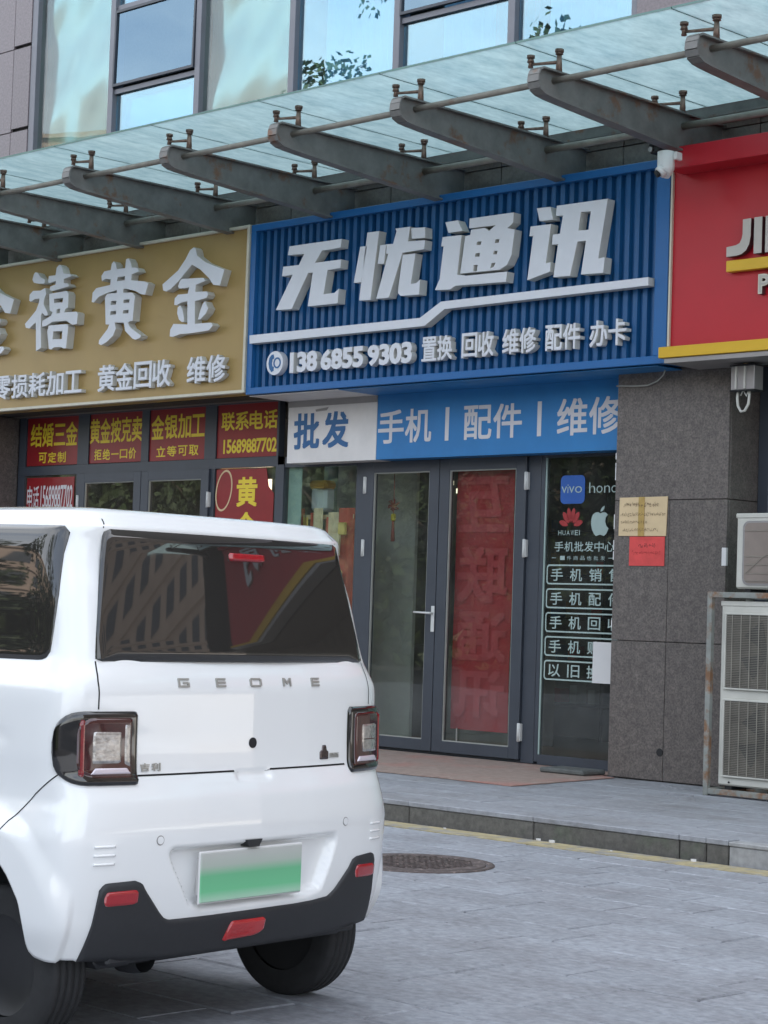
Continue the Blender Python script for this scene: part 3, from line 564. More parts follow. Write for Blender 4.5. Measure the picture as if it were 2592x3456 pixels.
# ================================================================== SIGNS
# blue corrugated sign of the phone shop
bs = thing('shop_sign', (-12.28, 12.95, 3.43), 'blue corrugated shop sign with big white Chinese characters and a phone number', 'sign')
X0, X1, Z0, Z1, YF = -14.735, -9.80, 3.425, 5.045, 12.95
cor = MB(); pit = .0975; x = X0+.07; pts = [(X0+.06, 13.045)]
while x < X1-.07-pit: pts += [(x, 13.040), (x+.006, 12.998), (x+.050, 12.998), (x+.056, 13.040)]; x += pit
pts.append((X1-.06, 13.045)); n = len(pts)
cor.add([(p[0], p[1], Z0+.05) for p in pts]+[(p[0], p[1], Z1-.05) for p in pts], [(i, i+1, n+i+1, n+i) for i in range(n-1)])
cor.build('corrugated_panel', M['blue'], bs, fixn=False)
fr = MB(); fr.box(X0, X1, 13.05, 13.27, Z0+.01, Z1-.01)
fr.bbox(X0, X1, YF, 13.049, Z1-.065, Z1, .004); fr.bbox(X0, X1, YF, 13.049, Z0, Z0+.065, .004); fr.bbox(X0, X0+.07, YF+.001, 13.049, Z0+.065, Z1-.065, .003); fr.bbox(X1-.13, X1, YF+.001, 13.049, Z0+.065, Z1-.065, .003)
fr.build('sign_frame', M['blue_frame'], bs)
for k in ('wu', 'you', 'tong', 'xun'): flat(GLYPH[k], 12.90, .093, M['letter'], 'character', bs, M['letter_side'])
flat(GLYPH['line'], 12.90, .093, M['letter'], 'white_stripe', bs, M['letter_side'])
LS = [M['letter'], M['letter_side']]
digits('138', -14.149, -13.745, 3.594, 3.784, 12.93, LS, bs, .065, .045); digits('6855', -13.690, -13.140, 3.594, 3.784, 12.93, LS, bs, .065, .045); digits('9303', -13.084, -12.533, 3.594, 3.784, 12.93, LS, bs, .065, .045)
for s_, a, b in (('置换', -12.425, -12.056), ('回收', -11.955, -11.581), ('维修', -11.494, -11.116), ('配件', -11.025, -10.647), ('办卡', -10.557, -10.176)):
    words(s_, a, b, 3.595, 3.808, 12.93, LS, bs, .065, .022, gap=.04)
disc = MB(); disc.prism([(-14.315+.113*math.cos(t), 3.70+.112*math.sin(t)) for t in [k*math.pi/20 for k in range(40)]], 'y', 12.93, 12.995)
dd = disc.build('phone_disc', M['letter'], bs)
hs = [(-.045, .078), (-.018, .082), (-.008, .045), (-.030, .035), (-.038, .0), (-.030, -.028), (-.008, -.035), (-.012, -.072), (-.040, -.082), (-.068, -.05), (-.082, 0), (-.072, .05)]
flat([[(-14.315+a, 3.70+b) for a, b in hs], [(-14.315+.035+.05*math.cos(t), 3.70+.052*math.sin(t)) for t in [k*math.pi/10 for k in range(20)]], [(-14.315+.035+.035*math.cos(t), 3.70+.037*math.sin(t)) for t in [k*math.pi/10 for k in range(20)]]], 12.926, .004, M['print_blue'], 'phone_icon', dd)

# gold sign
gs = thing('shop_sign', (-18, 12.95, 3.45), 'gold shop sign with raised white Chinese characters in a cream frame', 'sign')
GX0, GX1, GZ0, GZ1 = -22.6, -14.738, 3.445, 5.05
MB().box(GX0, GX1-.03, 12.96, 13.27, GZ0+.02, GZ1-.02).build('sign_panel', M['gold'], gs)
f_ = MB(); f_.bbox(GX0, GX1, 12.93, 12.99, GZ1-.03, GZ1, .004); f_.bbox(GX0, GX1, 12.93, 12.99, GZ0, GZ0+.03, .004); f_.bbox(GX1-.035, GX1-.003, 12.931, 13.26, GZ0+.03, GZ1-.03, .003)
f_.build('sign_frame', M['cream'], gs)
for k in ('xi', 'huang', 'jin'): flat(GLYPH[k], 12.87, .09, M['letter'], 'character', gs, M['letter_side'])
flat([[(a-3.44, b) for a, b in p] for p in GLYPH['jin']], 12.87, .09, M['letter'], 'character', gs, M['letter_side'])
words('零损耗加工', -18.80, -17.225, 3.568, 3.823, 12.90, LS, gs, .06, .020, gap=.05); words('黄金回收', -16.974, -15.796, 3.562, 3.832, 12.90, LS, gs, .06, .020, gap=.05); words('维修', -15.561, -14.975, 3.566, 3.828, 12.90, LS, gs, .06, .020, gap=.05)

# red sign of the shop on the right
rg = thing('shop_sign', (-4, 12.95, 3.45), 'red shop sign with a yellow lower edge, right of the blue one', 'sign')
MB().box(-9.775, 1.6, 12.95, 13.27, 3.55, 4.93).build('sign_panel', M['red'], rg)
MB().bbox(-9.66, 1.6, 12.70, 13.26, 4.885, 5.05, .004).build('top_box', M['red'], rg)
MB().bbox(-9.745, 1.6, 12.78, 13.26, 3.44, 3.525, .004).build('yellow_edge', M['yellow'], rg); MB().box(-9.70, 1.6, 12.80, 13.26, 3.40, 3.436).build('lower_trim', M['box_grey'], rg)
MB().box(-9.772, -9.755, 12.925, 12.948, 3.55, 4.93).build('edge_strip', M['cream'], rg)
def outline_letter(poly, name='letter'):
    a = flat([poly], 12.885, .05, M['steel_letter'], name, rg, M['dark_edge'])
J = [(-9.204, 4.19), (-9.204, 4.265), (-9.12, 4.272), (-9.085, 4.285), (-9.068, 4.315), (-9.060, 4.35), (-9.060, 4.462), (-8.985, 4.465), (-8.987, 4.33), (-8.998, 4.27), (-9.025, 4.225), (-9.065, 4.20), (-9.11, 4.192)]
outline_letter(J); outline_letter([(-8.957, 4.192), (-8.957, 4.466), (-8.885, 4.466), (-8.885, 4.192)])
outline_letter([(-8.855, 4.192), (-8.855, 4.466), (-8.78, 4.466), (-8.66, 4.30), (-8.66, 4.466), (-8.59, 4.466), (-8.59, 4.192), (-8.66, 4.192), (-8.78, 4.36), (-8.78, 4.192)])
MB().bbox(-9.205, -7.2, 12.885, 12.945, 4.075, 4.160, .004).build('yellow_bar', M['yellow'], rg)
for i, ch in enumerate('PHARMACY'):
    char_mb(ch, -8.945+i*.21, -8.945+i*.21+.155, 3.885, 4.035, 12.90, .045, .045, narrow=.2).build('letter', [M['cream'], M['dark_edge']], rg, fixn=False)
    char_mb(ch, -8.945+i*.21, -8.945+i*.21+.155, 3.895, 4.025, 12.897, 0, .0, narrow=.2).build('letter_face', M['steel_letter'], rg, fixn=False)
words('大药房', -3.9, .9, 3.95, 4.70, 12.87, LS, rg, .08, .02, gap=.35)

# long vinyl banner over the phone shop's door
bn = thing('shop_banner', (-12.6, 13.5, 2.81), 'long white and blue vinyl banner over the door of the phone shop', 'banner')
MB().box(-14.72, -13.512, 13.50, 13.70, 2.815, 3.418).box(-14.72, -13.512, 12.99, 13.50, 3.412, 3.418).build('white_section', M['banner_white'], bn)
MB().box(-13.508, -10.545, 13.502, 13.70, 2.818, 3.418).box(-13.508, -9.9, 12.99, 13.502, 3.412, 3.418).build('blue_section', M['banner_blue'], bn)
MB().box(-14.72, -13.512, 13.494, 13.4985, 3.352, 3.41).build('grey_top_strip', M['box_grey'], bn)  # flat grey strip along the top of the white section
words('批发', -14.655, -13.855, 2.944, 3.292, 13.497, M['print_blue'], bn, 0, .03, gap=.10)
words('手机', -13.50, -12.806, 2.960, 3.268, 13.499, M['print_white'], bn, 0, .018, gap=.05)
words('配件', -12.43, -11.73, 2.960, 3.263, 13.499, M['print_white'], bn, 0, .018, gap=.05); words('维修', -11.355, -10.655, 2.955, 3.271, 13.499, M['print_white'], bn, 0, .018, gap=.05)
for a in (-12.645, -11.565): MB().box(a, a+.045, 13.4985, 13.501, 2.962, 3.262).build('divider_bar', M['print_white'], bn)
MB().prism([(-14.34, 3.318), (-14.16, 3.335), (-14.185, 3.305), (-14.33, 3.298)], 'y', 13.496, 13.499).build('torn_patch', M['box_grey'], bn)

# ================================================================== SHOPFRONTS
def hinge(x, z, parent, y=GY-.06):
    mb = MB(); mb.tube([(x, y+.012, z-.08), (x, y+.012, z+.08)], .013, 10); mb.box(x-.020, x+.020, y+.012, y+.05, z-.075, z+.075)
    mb.tube([(x, y+.012, z-.03), (x, y+.012, z-.026)], .015, 10); mb.tube([(x, y+.012, z+.026), (x, y+.012, z+.03)], .015, 10)
    mb.build('hinge', M['metal_white'], parent)
def leaf(x0, x1, hx, thing_, hz=(2.60, 2.01, .41)):
    """door leaf x0..x1 with its pane; hx = x of the hinges"""
    z0, z1 = .175, 2.815; st = .118; y0, y1 = GY-.045, GY+.02
    mb = MB(); mb.bbox(x0, x0+st, y0, y1, z0, z1, .003); mb.bbox(x1-st, x1, y0, y1, z0, z1, .003); mb.box(x0+st, x1-st, y0+.001, y1, z1-.10, z1-.001); mb.box(x0+st, x1-st, y0+.001, y1, z0+.001, z0+.10)
    bead = MB(); a, b, c, d = x0+st, x1-st, z0+.10, z1-.10
    lf = mb.build('door_leaf', M['frame'], thing_)
    bead.box(a, a+.012, y0+.012, y0+.03, c, d).box(b-.012, b, y0+.012, y0+.03, c, d).box(a+.012, b-.012, y0+.012, y0+.03, c, c+.010).box(a+.012, b-.012, y0+.012, y0+.03, d-.010, d)
    bead.build('glazing_bead', M['sticker_pale'] if False else M['cable'], lf)
    MB().box(a, b, GY-.012, GY-.006, c, d).build('pane', M['door_glass'], lf)
    for z in hz: hinge(hx, z, lf)
    return lf
dr = thing('glass_door', (-12.85, GY, .15), 'double glass door of the phone shop in a dark grey frame', 'door')
f_ = MB(); y0, y1 = GY-.02, GY+.06
f_.bbox(-13.99, -13.862, y0, y1, PZ+.01, 2.83, .003).bbox(-11.845, -11.70, y0, y1, PZ+.01, 2.83, .003).bbox(-13.862, -11.845, y0+.001, y1, 2.82, 2.90, .003).bbox(-13.86, -11.85, y0+.02, y1, PZ+.008, .172, .003)
f_.build('door_frame', M['frame'], dr)
lf1 = leaf(-13.855, -12.895, -13.848, dr); lf2 = leaf(-12.885, -11.85, -11.848, dr)
h = MB(); hy = GY-.045; h.bbox(-12.932, -12.892, hy-.012, hy, 1.25, 1.485, .004); h.tube([(-12.912, hy-.01, 1.42), (-12.912, hy-.055, 1.42), (-12.925, hy-.062, 1.42), (-13.10, hy-.060, 1.425)], [.011, .011, .010, .009], 10)
h.tube([(-12.912, hy-.014, 1.30), (-12.912, hy-.010, 1.30)], .010, 10); h.build('lever_handle', M['metal_white'], lf1)
MB().box(-12.60, -12.592, GY-.03, GY-.02, .275, .40).build('lock_bolt', M['cable'], lf2)
# red cloth behind the right leaf, its print showing through mirrored
rc = thing('hanging_banner', (-12.35, 13.80, 2.7), 'red cloth banner with mirrored characters hanging behind the right door leaf', 'banner')
wavy(-12.775, -12.085, .385, 2.725, 13.83, .003, M['cloth_red'], 'cloth', rc, seed=4, nx=16, nz=40)
for ch, z0, z1 in (('互', 2.16, 2.66), ('联', 1.52, 2.03), ('通', 1.0, 1.45), ('讯', .50, .93)):
    char_mb(ch, -12.74, -12.13, z0, z1, 13.818, 0, .03, mirror=True).build('character', M['cloth_print'], rc, fixn=False)
# fixed window right of the door, with its vinyl print
wr = thing('shop_window', (-11.15, GY, .15), 'tall dark shop window with pale green phone brand stickers beside the column', 'window')
MB().bbox(-11.695, -11.655, GY-.02, GY+.05, .17, 2.83, .003).box(-11.654, -10.51, GY-.019, GY+.05, .15, .235).box(-11.654, -10.51, GY-.019, GY+.05, 2.80, 2.83).build('window_frame', M['frame'], wr)
MB().box(-11.654, -11.640, GY-.012, GY+.0, .235, 2.80).build('glazing_seal', M['sticker_pale'], wr)
MB().box(-11.640, -10.51, GY+.0, GY+.006, .235, 2.80).build('pane', M['door_glass'], wr)
SY = GY-.0025
vb = flat([rrect(-11.49, -11.222, 2.395, 2.64, .045)], SY, .002, M['sticker_blue'], 'logo_sticker', wr)
for ch, a, b, z1 in (('v', -11.478, -11.418, 2.545), ('i', -11.412, -11.402, 2.562), ('v', -11.396, -11.336, 2.545), ('o', -11.328, -11.252, 2.545)):
    char_mb(ch, a, b, 2.488, z1, SY-.002, 0, -.005).build('letter', M['sticker_pale'], vb, fixn=False)
for ch, a, b, z1 in (('h', -11.175, -11.110, 2.575), ('o', -11.095, -11.030, 2.545), ('n', -11.012, -10.950, 2.545), ('o', -10.935, -10.87, 2.545), ('r', -10.855, -10.82, 2.545)):
    char_mb(ch, a, b, 2.485, z1, SY, 0, -.01).build('letter', M['sticker_pale'], wr, fixn=False)
pet = []
for k, ang in enumerate((-72, -42, -14, 14, 42, 72)):
    L_ = .14 if abs(ang) < 60 else .12; ca, sa = math.cos(R(ang)), math.sin(R(ang)); cx_, cz_ = -11.365, 2.20
    shp = [(0, .035), (.022, .07), (.030, .11), (.018, .15), (0, .165), (-.018, .15), (-.030, .11), (-.022, .07)]
    pet.append([(cx_+(u*ca+w*sa)*.82, cz_+(-u*sa+w*ca)*(L_/.14)) for u, w in shp])
for p in pet: flat([p], SY, .002, M['sticker_red'], 'petal_sticker', wr)
for i, ch in enumerate('HUAWEI'):
    w_ = .035 if ch != 'I' else .008; char_mb(ch, -11.502+i*.046, -11.502+i*.046+w_, 2.125, 2.168, SY, 0, .0).build('letter', M['sticker_pale'], wr, fixn=False)
ap = [(0, .045), (-.022, .055), (-.052, .052), (-.078, .035), (-.092, .0), (-.094, -.04), (-.083, -.085), (-.062, -.12), (-.040, -.138), (-.020, -.132), (0, -.126), (.022, -.132), (.042, -.138), (.064, -.12), (.086, -.078), (.062, -.055), (.050, -.02), (.056, .012), (.076, .034), (.052, .052), (.024, .054)]
flat([[(-11.045+a*1.05, 2.262+b*1.05) for a, b in ap]], SY, .002, M['sticker_pale'], 'fruit_sticker', wr)
flat([[(-11.045+a, 2.262+b) for a, b in ((.0, .062), (.004, .082), (.020, .100), (.044, .112), (.040, .088), (.024, .068))]], SY, .002, M['sticker_pale'], 'leaf_sticker', wr)
words('手机批发中心', -11.545, -10.885, 1.985, 2.070, SY, M['sticker_pale'], wr, 0, .012, gap=.08)
words('1件商品也批发', -11.485, -10.97, 1.912, 1.948, SY, M['sticker_pale'], wr, 0, .0, gap=.30)
for a, b in ((-11.565, -11.52), (-10.945, -10.88)): MB().box(a, b, SY-.001, SY+.001, 1.928, 1.933).build('dash', M['sticker_pale'], wr)
for k, s_ in enumerate(('手机销售', '手机配件', '手机回收', '手机贴膜', '以旧换新')):
    zt = 1.873-k*.2055; zb = zt-.172; o_ = rrect(-11.62, -10.70, zb, zt, .03); i_ = rrect(-11.608, -10.712, zb+.013, zt-.013, .02)
    flat([o_, i_], SY, .002, M['sticker_pale'], 'text_frame', wr)
    for j, ch in enumerate(s_): char_mb(ch, -11.572+j*.212, -11.572+j*.212+.135, zb+.03, zt-.032, SY, 0, .012).build('character', M['sticker_pale'], wr, fixn=False)
MB().box(-11.08, -10.80, SY-.005, SY-.003, .875, 1.222).build('white_sheet', M['plastic_white'], wr)
# fixed window left of the door
wl = thing('shop_window', (-14.5, GY, .15), 'shop window under the white banner end with a red and yellow cloth display', 'window')
MB().bbox(-15.10, -15.00, GY-.03, GY+.06, .15, 2.83, .003).box(-14.998, -13.992, GY-.02, GY+.05, .15, .24).box(-14.998, -13.992, GY-.02, GY+.05, 2.80, 2.9).build('window_frame', M['frame'], wl)
MB().box(-14.998, -13.992, GY+.0, GY+.006, .24, 2.80).build('pane', M['win_glass'], wl)
MB().box(-14.985, -14.80, GY+.03, GY+.04, .24, 2.80).build('frosted_strip', M['sticker_pale'], wl)
# left shop: transom lights with red vinyl, door below
ls = thing('shopfront', (-17.3, GY, .15), 'dark framed shopfront of the gold shop covered in red and yellow stickers', 'shopfront')
f_ = MB(); y0, y1 = GY-.02, GY+.06
vx = [(-19.46, -19.33), (-18.368, -18.172), (-17.258, -17.136), (-16.226, -16.048)]
f_.box(-19.46, -15.102, y0, y1, 2.815, 2.915).box(-19.46, -15.102, y0, y1, 3.46, 3.5)
for a, b in vx: f_.box(a, b, y0+.001, y1, 2.916, 3.459)
f_.box(-19.46, -19.33, y0+.001, y1, .16, 2.814).box(-18.368, -18.31, y0+.001, y1, .16, 2.814).box(-16.11, -16.05, y0+.001, y1, .16, 2.814).box(-15.13, -15.102, y0+.001, y1, .16, 3.459)
f_.box(-19.329, -18.37, y0+.002, y1, .16, .3).box(-16.049, -15.131, y0+.002, y1, .16, .3)
f_.build('shopfront_frame', M['frame'], ls)
def sticker(x0, x1, z0, z1, top, tz, bottom, bz, name='sticker'):
    s = MB().box(x0+.004, x1-.004, GY-.006, GY-.002, z0, z1).build(name, M['red_vinyl'], ls)
    y = GY-.0075
    if top: words(top[0], top[1], top[2], tz[0], tz[1], y, M['print_yellow'], s, 0, .022, gap=.04)
    if bottom:
        if bottom[0][0] in '0123456789': digits(bottom[0], bottom[1], bottom[2], bz[0], bz[1], y, M['print_yellow'], s, 0, .03)
        else: words(bottom[0], bottom[1], bottom[2], bz[0], bz[1], y, M['print_yellow'], s, 0, .02, gap=.14)
    return s
sticker(-19.325, -18.37, 2.925, 3.46, ('结婚三金', -19.265, -18.391), (3.136, 3.398), ('可定制', -19.11, -18.58), (2.952, 3.072))
sticker(-18.170, -17.26, 2.925, 3.46, ('黄金按克卖', -18.172, -17.262), (3.140, 3.408), ('拒绝一口价', -18.09, -17.345), (2.958, 3.077))
sticker(-17.134, -16.228, 2.920, 3.46, ('金银加工', -17.115, -16.242), (3.147, 3.402), ('立等可取', -17.03, -16.32), (2.962, 3.073))
sticker(-16.046, -15.135, 2.920, 3.46, ('联系电话', -15.990, -15.135), (3.196, 3.383), ('15689887702', -15.969, -15.14), (2.963, 3.106))
s5 = MB().box(-19.30, -18.42, GY-.006, GY-.002, 1.2, 2.79).build('sticker', M['red_vinyl'], ls)
digits('电话15689887702'[2:], -19.05, -18.44, 2.44, 2.70, GY-.0075, M['print_white'], s5, 0, .012); words('电话', -19.29, -19.06, 2.44, 2.70, GY-.0075, M['print_white'], s5, 0, .01)
s6 = flat([[(-16.035, 1.2), (-16.035, 2.805), (-15.28, 2.80), (-15.24, 2.62), (-15.16, 2.55), (-15.17, 1.2)]], GY-.006, .004, M['red_vinyl'], 'sticker', ls)
words('黄金', -15.715, -15.402, 2.422, 2.721, GY-.0085, M['print_yellow'], s6, 0, .03) if False else char_mb('黄', -15.715, -15.402, 2.422, 2.721, GY-.0085, 0, .03).build('character', M['print_yellow'], s6, fixn=False)
char_mb('金', -15.715, -15.402, 2.07, 2.37, GY-.0085, 0, .03).build('character', M['print_yellow'], s6, fixn=False)
rg_ = [(-15.91+.125*math.cos(t)+.03*math.sin(t), 2.59+.21*math.sin(t)) for t in [k*math.pi/20 for k in range(40)]]; ri_ = [(-15.91+.108*math.cos(t)+.027*math.sin(t), 2.59+.19*math.sin(t)) for t in [k*math.pi/20 for k in range(40)]]
flat([rg_, ri_], GY-.0085, .002, M['paper'], 'ring_print', s6)
dl = thing('glass_door', (-17.25, GY, .15), 'double glass door of the gold shop, half hidden by the car roof', 'door')
leaf(-18.305, -17.215, -18.30, dl, (2.50, 1.9, .41)); leaf(-17.205, -16.115, -16.118, dl, (2.50, 1.9, .41))
MB().box(-19.328, -18.37, GY, GY+.006, .3, 2.814).build('pane', M['door_glass'], ls); MB().box(-16.049, -15.131, GY, GY+.006, .3, 2.814).build('pane', M['door_glass'], ls)
MB().box(-19.32, -15.135, GY+.002, GY+.008, 2.916, 3.459).build('transom_glass', M['dark'], ls)

# things seen through the glass
mk_l = lambda n, c, e: mk(n, c, .5, var=.1, emit=e)
M['warm'] = mk_l('lit_orange_panel', (.9, .35, .12), 1.0); M['warmw'] = mk_l('lit_cream_panel', (1., .72, .5), 1.2)
lb = thing('light_box', (-16.6, 14.9, 1.2), 'glowing orange and cream light box inside the gold shop', 'light box')
MB().box(-17.35, -16.85, 14.9, 14.98, 2.35, 2.8).build('orange_panel', M['warm'], lb); MB().box(-16.85, -16.45, 14.9, 14.98, 1.2, 2.8).build('cream_panel', M['warmw'], lb)
MB().box(-17.0, -16.6, 14.86, 14.90, 2.2, 2.55).build('dark_panel', M['black'], lb)
dc = thing('display_table', (-14.45, 14.05, .15), 'table draped in red and yellow cloth behind the left shop window', 'table')
mats = [mk('drape_red', (.55, .10, .06), .7, var=.2, scale=9), mk('drape_yellow', (.75, .50, .14), .6, var=.2, scale=12), mk('drape_cream', (.72, .55, .36), .6, var=.2, scale=14)]
xx = [-15.02, -14.90, -14.85, -14.76, -14.70, -14.55, -14.48, -14.34, -14.15]
for i in range(8): wavy(xx[i], xx[i+1], .5, 2.36+.05*math.sin(i*2.1), 13.86+.01*(i % 2), .012, mats[(2, 0, 1, 0, 2, 0, 2, 0)[i]], 'cloth_fold', dc, seed=i, nx=14, nz=6, pleat=True)
MB().box(-15.0, -14.16, 13.88, 14.0, 2.30, 2.34).build('table_top', mats[2], dc)
for i, (x, z, w, h_, m_) in enumerate(((-14.38, 2.05, .2, .22, 2), (-14.35, 1.7, .22, .2, 1), (-14.25, 2.2, .1, .12, 1))): MB().bbox(x-w/2, x+w/2, 13.80, 13.84, z-h_/2, z+h_/2, .01).build('packet', mats[m_], dc)
fg = thing('figurine', (-14.5, 14.2, 2.36), 'cream display figure with an orange cap behind the left shop window', 'figurine')
MB().bbox(-14.86, -14.64, 13.95, 14.10, 2.38, 2.62, .03).build('head', M['letter'], fg); MB().bbox(-14.885, -14.63, 13.94, 14.11, 2.60, 2.685, .03).bbox(-14.75, -14.59, 13.88, 13.96, 2.60, 2.618, .008).build('cap', mk('orange_cap', (.60, .30, .05), .7), fg)
cl = thing('room_column', (-14.93, 14.3, .15), 'pale round pillar standing inside behind the display figure', 'pillar'); MB().tube([(-14.93, 14.3, .15), (-14.93, 14.3, 3.3)], .07, 20).build('shaft', M['sticker_pale'], cl)
sh = thing('display_shelf', (-13.6, 16.8, .15), 'dark wall shelving with small goods at the back of the phone shop', 'shelf')
s_ = MB()
for z in (.5, .95, 1.4, 1.85, 2.3, 2.75): s_.box(-14.8, -11.0, 16.9, 17.3, z, z+.03)
for x in (-14.8, -13.5, -12.2, -11.0): s_.box(x-.02, x+.02, 16.9, 17.3, .15, 2.9)
s_.build('shelf_rack', M['dark'], sh)
rr = random.Random(5)
gm = [mk('goods_red', (.35, .04, .03), .5), mk('goods_white', (.5, .5, .48), .5), mk('goods_tan', (.35, .22, .1), .5), mk('goods_blue', (.05, .12, .3), .5)]
for z in (.53, .98, 1.43, 1.88, 2.33):
    for k in range(12):
        x = -14.6+k*.3+rr.uniform(-.05, .05); w = rr.uniform(.08, .2)
        MB().box(x, x+w, 16.95, 17.1, z, z+rr.uniform(.1, .28)).build('box_of_goods', gm[rr.randrange(4)], sh)
cn_ = thing('sales_counter', (-13.3, 15.4, .15), 'dark glass topped sales counter inside the phone shop', 'counter')
MB().bbox(-14.6, -13.2, 15.2, 15.8, .15, 1.1, .01).build('counter_body', M['room'], cn_)
kn = thing('lucky_knot', (-13.65, 13.86, 2.45), 'red and gold lucky knot hanging behind the left door leaf', 'decoration')
k_ = MB(); k_.tube([(-13.62, 13.87, 2.72), (-13.62, 13.87, 2.2)], .004, 6)
for a in range(6): t = a*math.pi/3; k_.tube([(-13.62, 13.87, 2.42), (-13.62+.05*math.cos(t), 13.86, 2.42+.05*math.sin(t)), (-13.62+.08*math.cos(t+.4), 13.87, 2.42+.06*math.sin(t+.4)), (-13.62, 13.87, 2.42)], .007, 6)
k_.build('knot', gm[0], kn); MB().bbox(-13.645, -13.595, 13.85, 13.89, 2.27, 2.34, .012).build('bead', M['print_yellow'], kn); MB().tube([(-13.62, 13.87, 2.27), (-13.62, 13.87, 2.08)], [.012, .02], 8).build('tassel', gm[0], kn)
M['lamp_glow'] = mk('glowing_bulb', (.85, .75, .55), .3, emit=.9)  # warm glow set by emission in the material, not by reflection
cr_ = thing('string_light', (-13.2, 15.0, 2.6), 'small warm string light hanging inside the door', 'light')
s_ = MB(); 
for k in range(14): x, z = -13.55+k*.075, 2.62+.05*math.sin(k*1.9); s_.box(x-.012, x+.012, 14.5, 14.52, z-.02, z+.025)
s_.build('bulb', M['lamp_glow'], cr_)

# ------------------------------------------------------------------ far right: window of the red shop
w3 = thing('shop_window', (-8.2, 13.88, .15), 'pale shop window behind the air conditioners at the right edge', 'window')
MB().bbox(-9.43, -9.33, 13.70, 13.95, .15, 3.45, .004).box(-9.33, -4, 13.80, 13.95, 2.78, 2.88).box(-9.33, -4, 13.8, 13.95, .15, .6).build('window_frame', M['frame'], w3)
MB().box(-9.33, -4, 13.87, 13.876, .6, 3.45).build('pane', M['win_glass'], w3)
MB().box(-9.30, -4, 14.10, 14.12, .6, 3.45).build('roller_blind', M['sticker_pale'], w3)

# junction box and cables below the red sign
jb = thing('junction_box', (-9.13, 13.1, 3.2), 'small grey metal junction box with a looped cable under the red sign', 'junction box')
MB().bbox(-9.245, -9.03, 13.04, 13.16, 3.19, 3.375, .004).build('housing', M['box_grey'], jb); MB().bbox(-9.25, -9.024, 13.03, 13.17, 3.372, 3.385, .003).bbox(-9.25, -9.024, 13.03, 13.17, 3.18, 3.192, .003).build('flange', M['black'], jb)
MB().box(-9.20, -9.185, 13.030, 13.045, 3.2, 3.37).box(-9.12, -9.105, 13.030, 13.045, 3.2, 3.37).build('rib', M['ac_white'], jb)
MB().tube([(-9.15, 13.1, 3.39), (-9.15, 13.1, 3.44)], .02, 8).build('stem', M['paper'], jb)
MB().tube([(-9.20, 13.08, 3.19), (-9.20, 13.07, 3.13), (-9.185, 13.06, 3.07), (-9.15, 13.05, 3.025), (-9.115, 13.05, 3.03), (-9.09, 13.06, 3.08), (-9.09, 13.07, 3.15), (-9.10, 13.08, 3.19)], .011, 8).tube([(-9.17, 13.07, 3.15), (-9.14, 13.06, 3.19), (-9.11, 13.06, 3.14), (-9.10, 13.07, 3.19)], .006, 6).build('looped_cable', M['ac_white'], jb)
cb = thing('wall_cable', (-10.2, 13.29, 3.3), 'thin pale cable sagging across the top of the granite column', 'cable')
MB().tube([(-10.54, 13.285, 3.318), (-10.45, 13.285, 3.314), (-10.33, 13.283, 3.307), (-10.22, 13.28, 3.306), (-10.12, 13.275, 3.335), (-10.05, 13.26, 3.38), (-10.0, 13.22, 3.43), (-9.98, 13.15, 3.48)], .007, 8).build('cable_run', M['cable'], cb)
# security cameras
sc_ = thing('security_camera', (-9.50, 12.55, 4.9), 'white bullet security camera at the corner between blue and red signs', 'camera')
MB().tube([(-9.505, 12.50, 4.972), (-9.505, 12.50, 4.965), (-9.505, 12.50, 4.84), (-9.515, 12.475, 4.80)], [.045, .066, .066, .062], 20).build('camera_body', M['plastic_white'], sc_)
MB().tube([(-9.505, 12.475, 4.83), (-9.53, 12.45, 4.795)], [.05, .045], 16).build('lens_cover', M['plastic_white'], sc_); MB().tube([(-9.53, 12.446, 4.80), (-9.545, 12.43, 4.785)], .028, 12).build('lens', M['black'], sc_)
MB().bbox(-9.44, -9.41, 12.50, 12.58, 4.90, 4.96, .006).tube([(-9.47, 12.51, 4.93), (-9.43, 12.53, 4.93)], .022, 10).build('bracket', M['plastic_white'], sc_)
s2 = thing('security_camera', (-9.85, 12.85, 5.08), 'small black security camera on top of the blue sign', 'camera')
MB().bbox(-9.90, -9.80, 12.80, 12.92, 5.06, 5.12, .01).build('camera_body', M['black'], s2); MB().tube([(-9.87, 12.90, 5.06), (-9.86, 12.92, 5.03), (-9.82, 12.92, 5.03)], .01, 8).build('bracket', M['black'], s2); MB().tube([(-9.88, 12.80, 5.09), (-9.88, 12.785, 5.09)], .02, 12).build('lens', M['box_grey'], s2)
MB().bbox(-9.90, -9.79, 12.79, 12.93, 5.118, 5.135, .004).build('sun_shield', M['black'], s2)

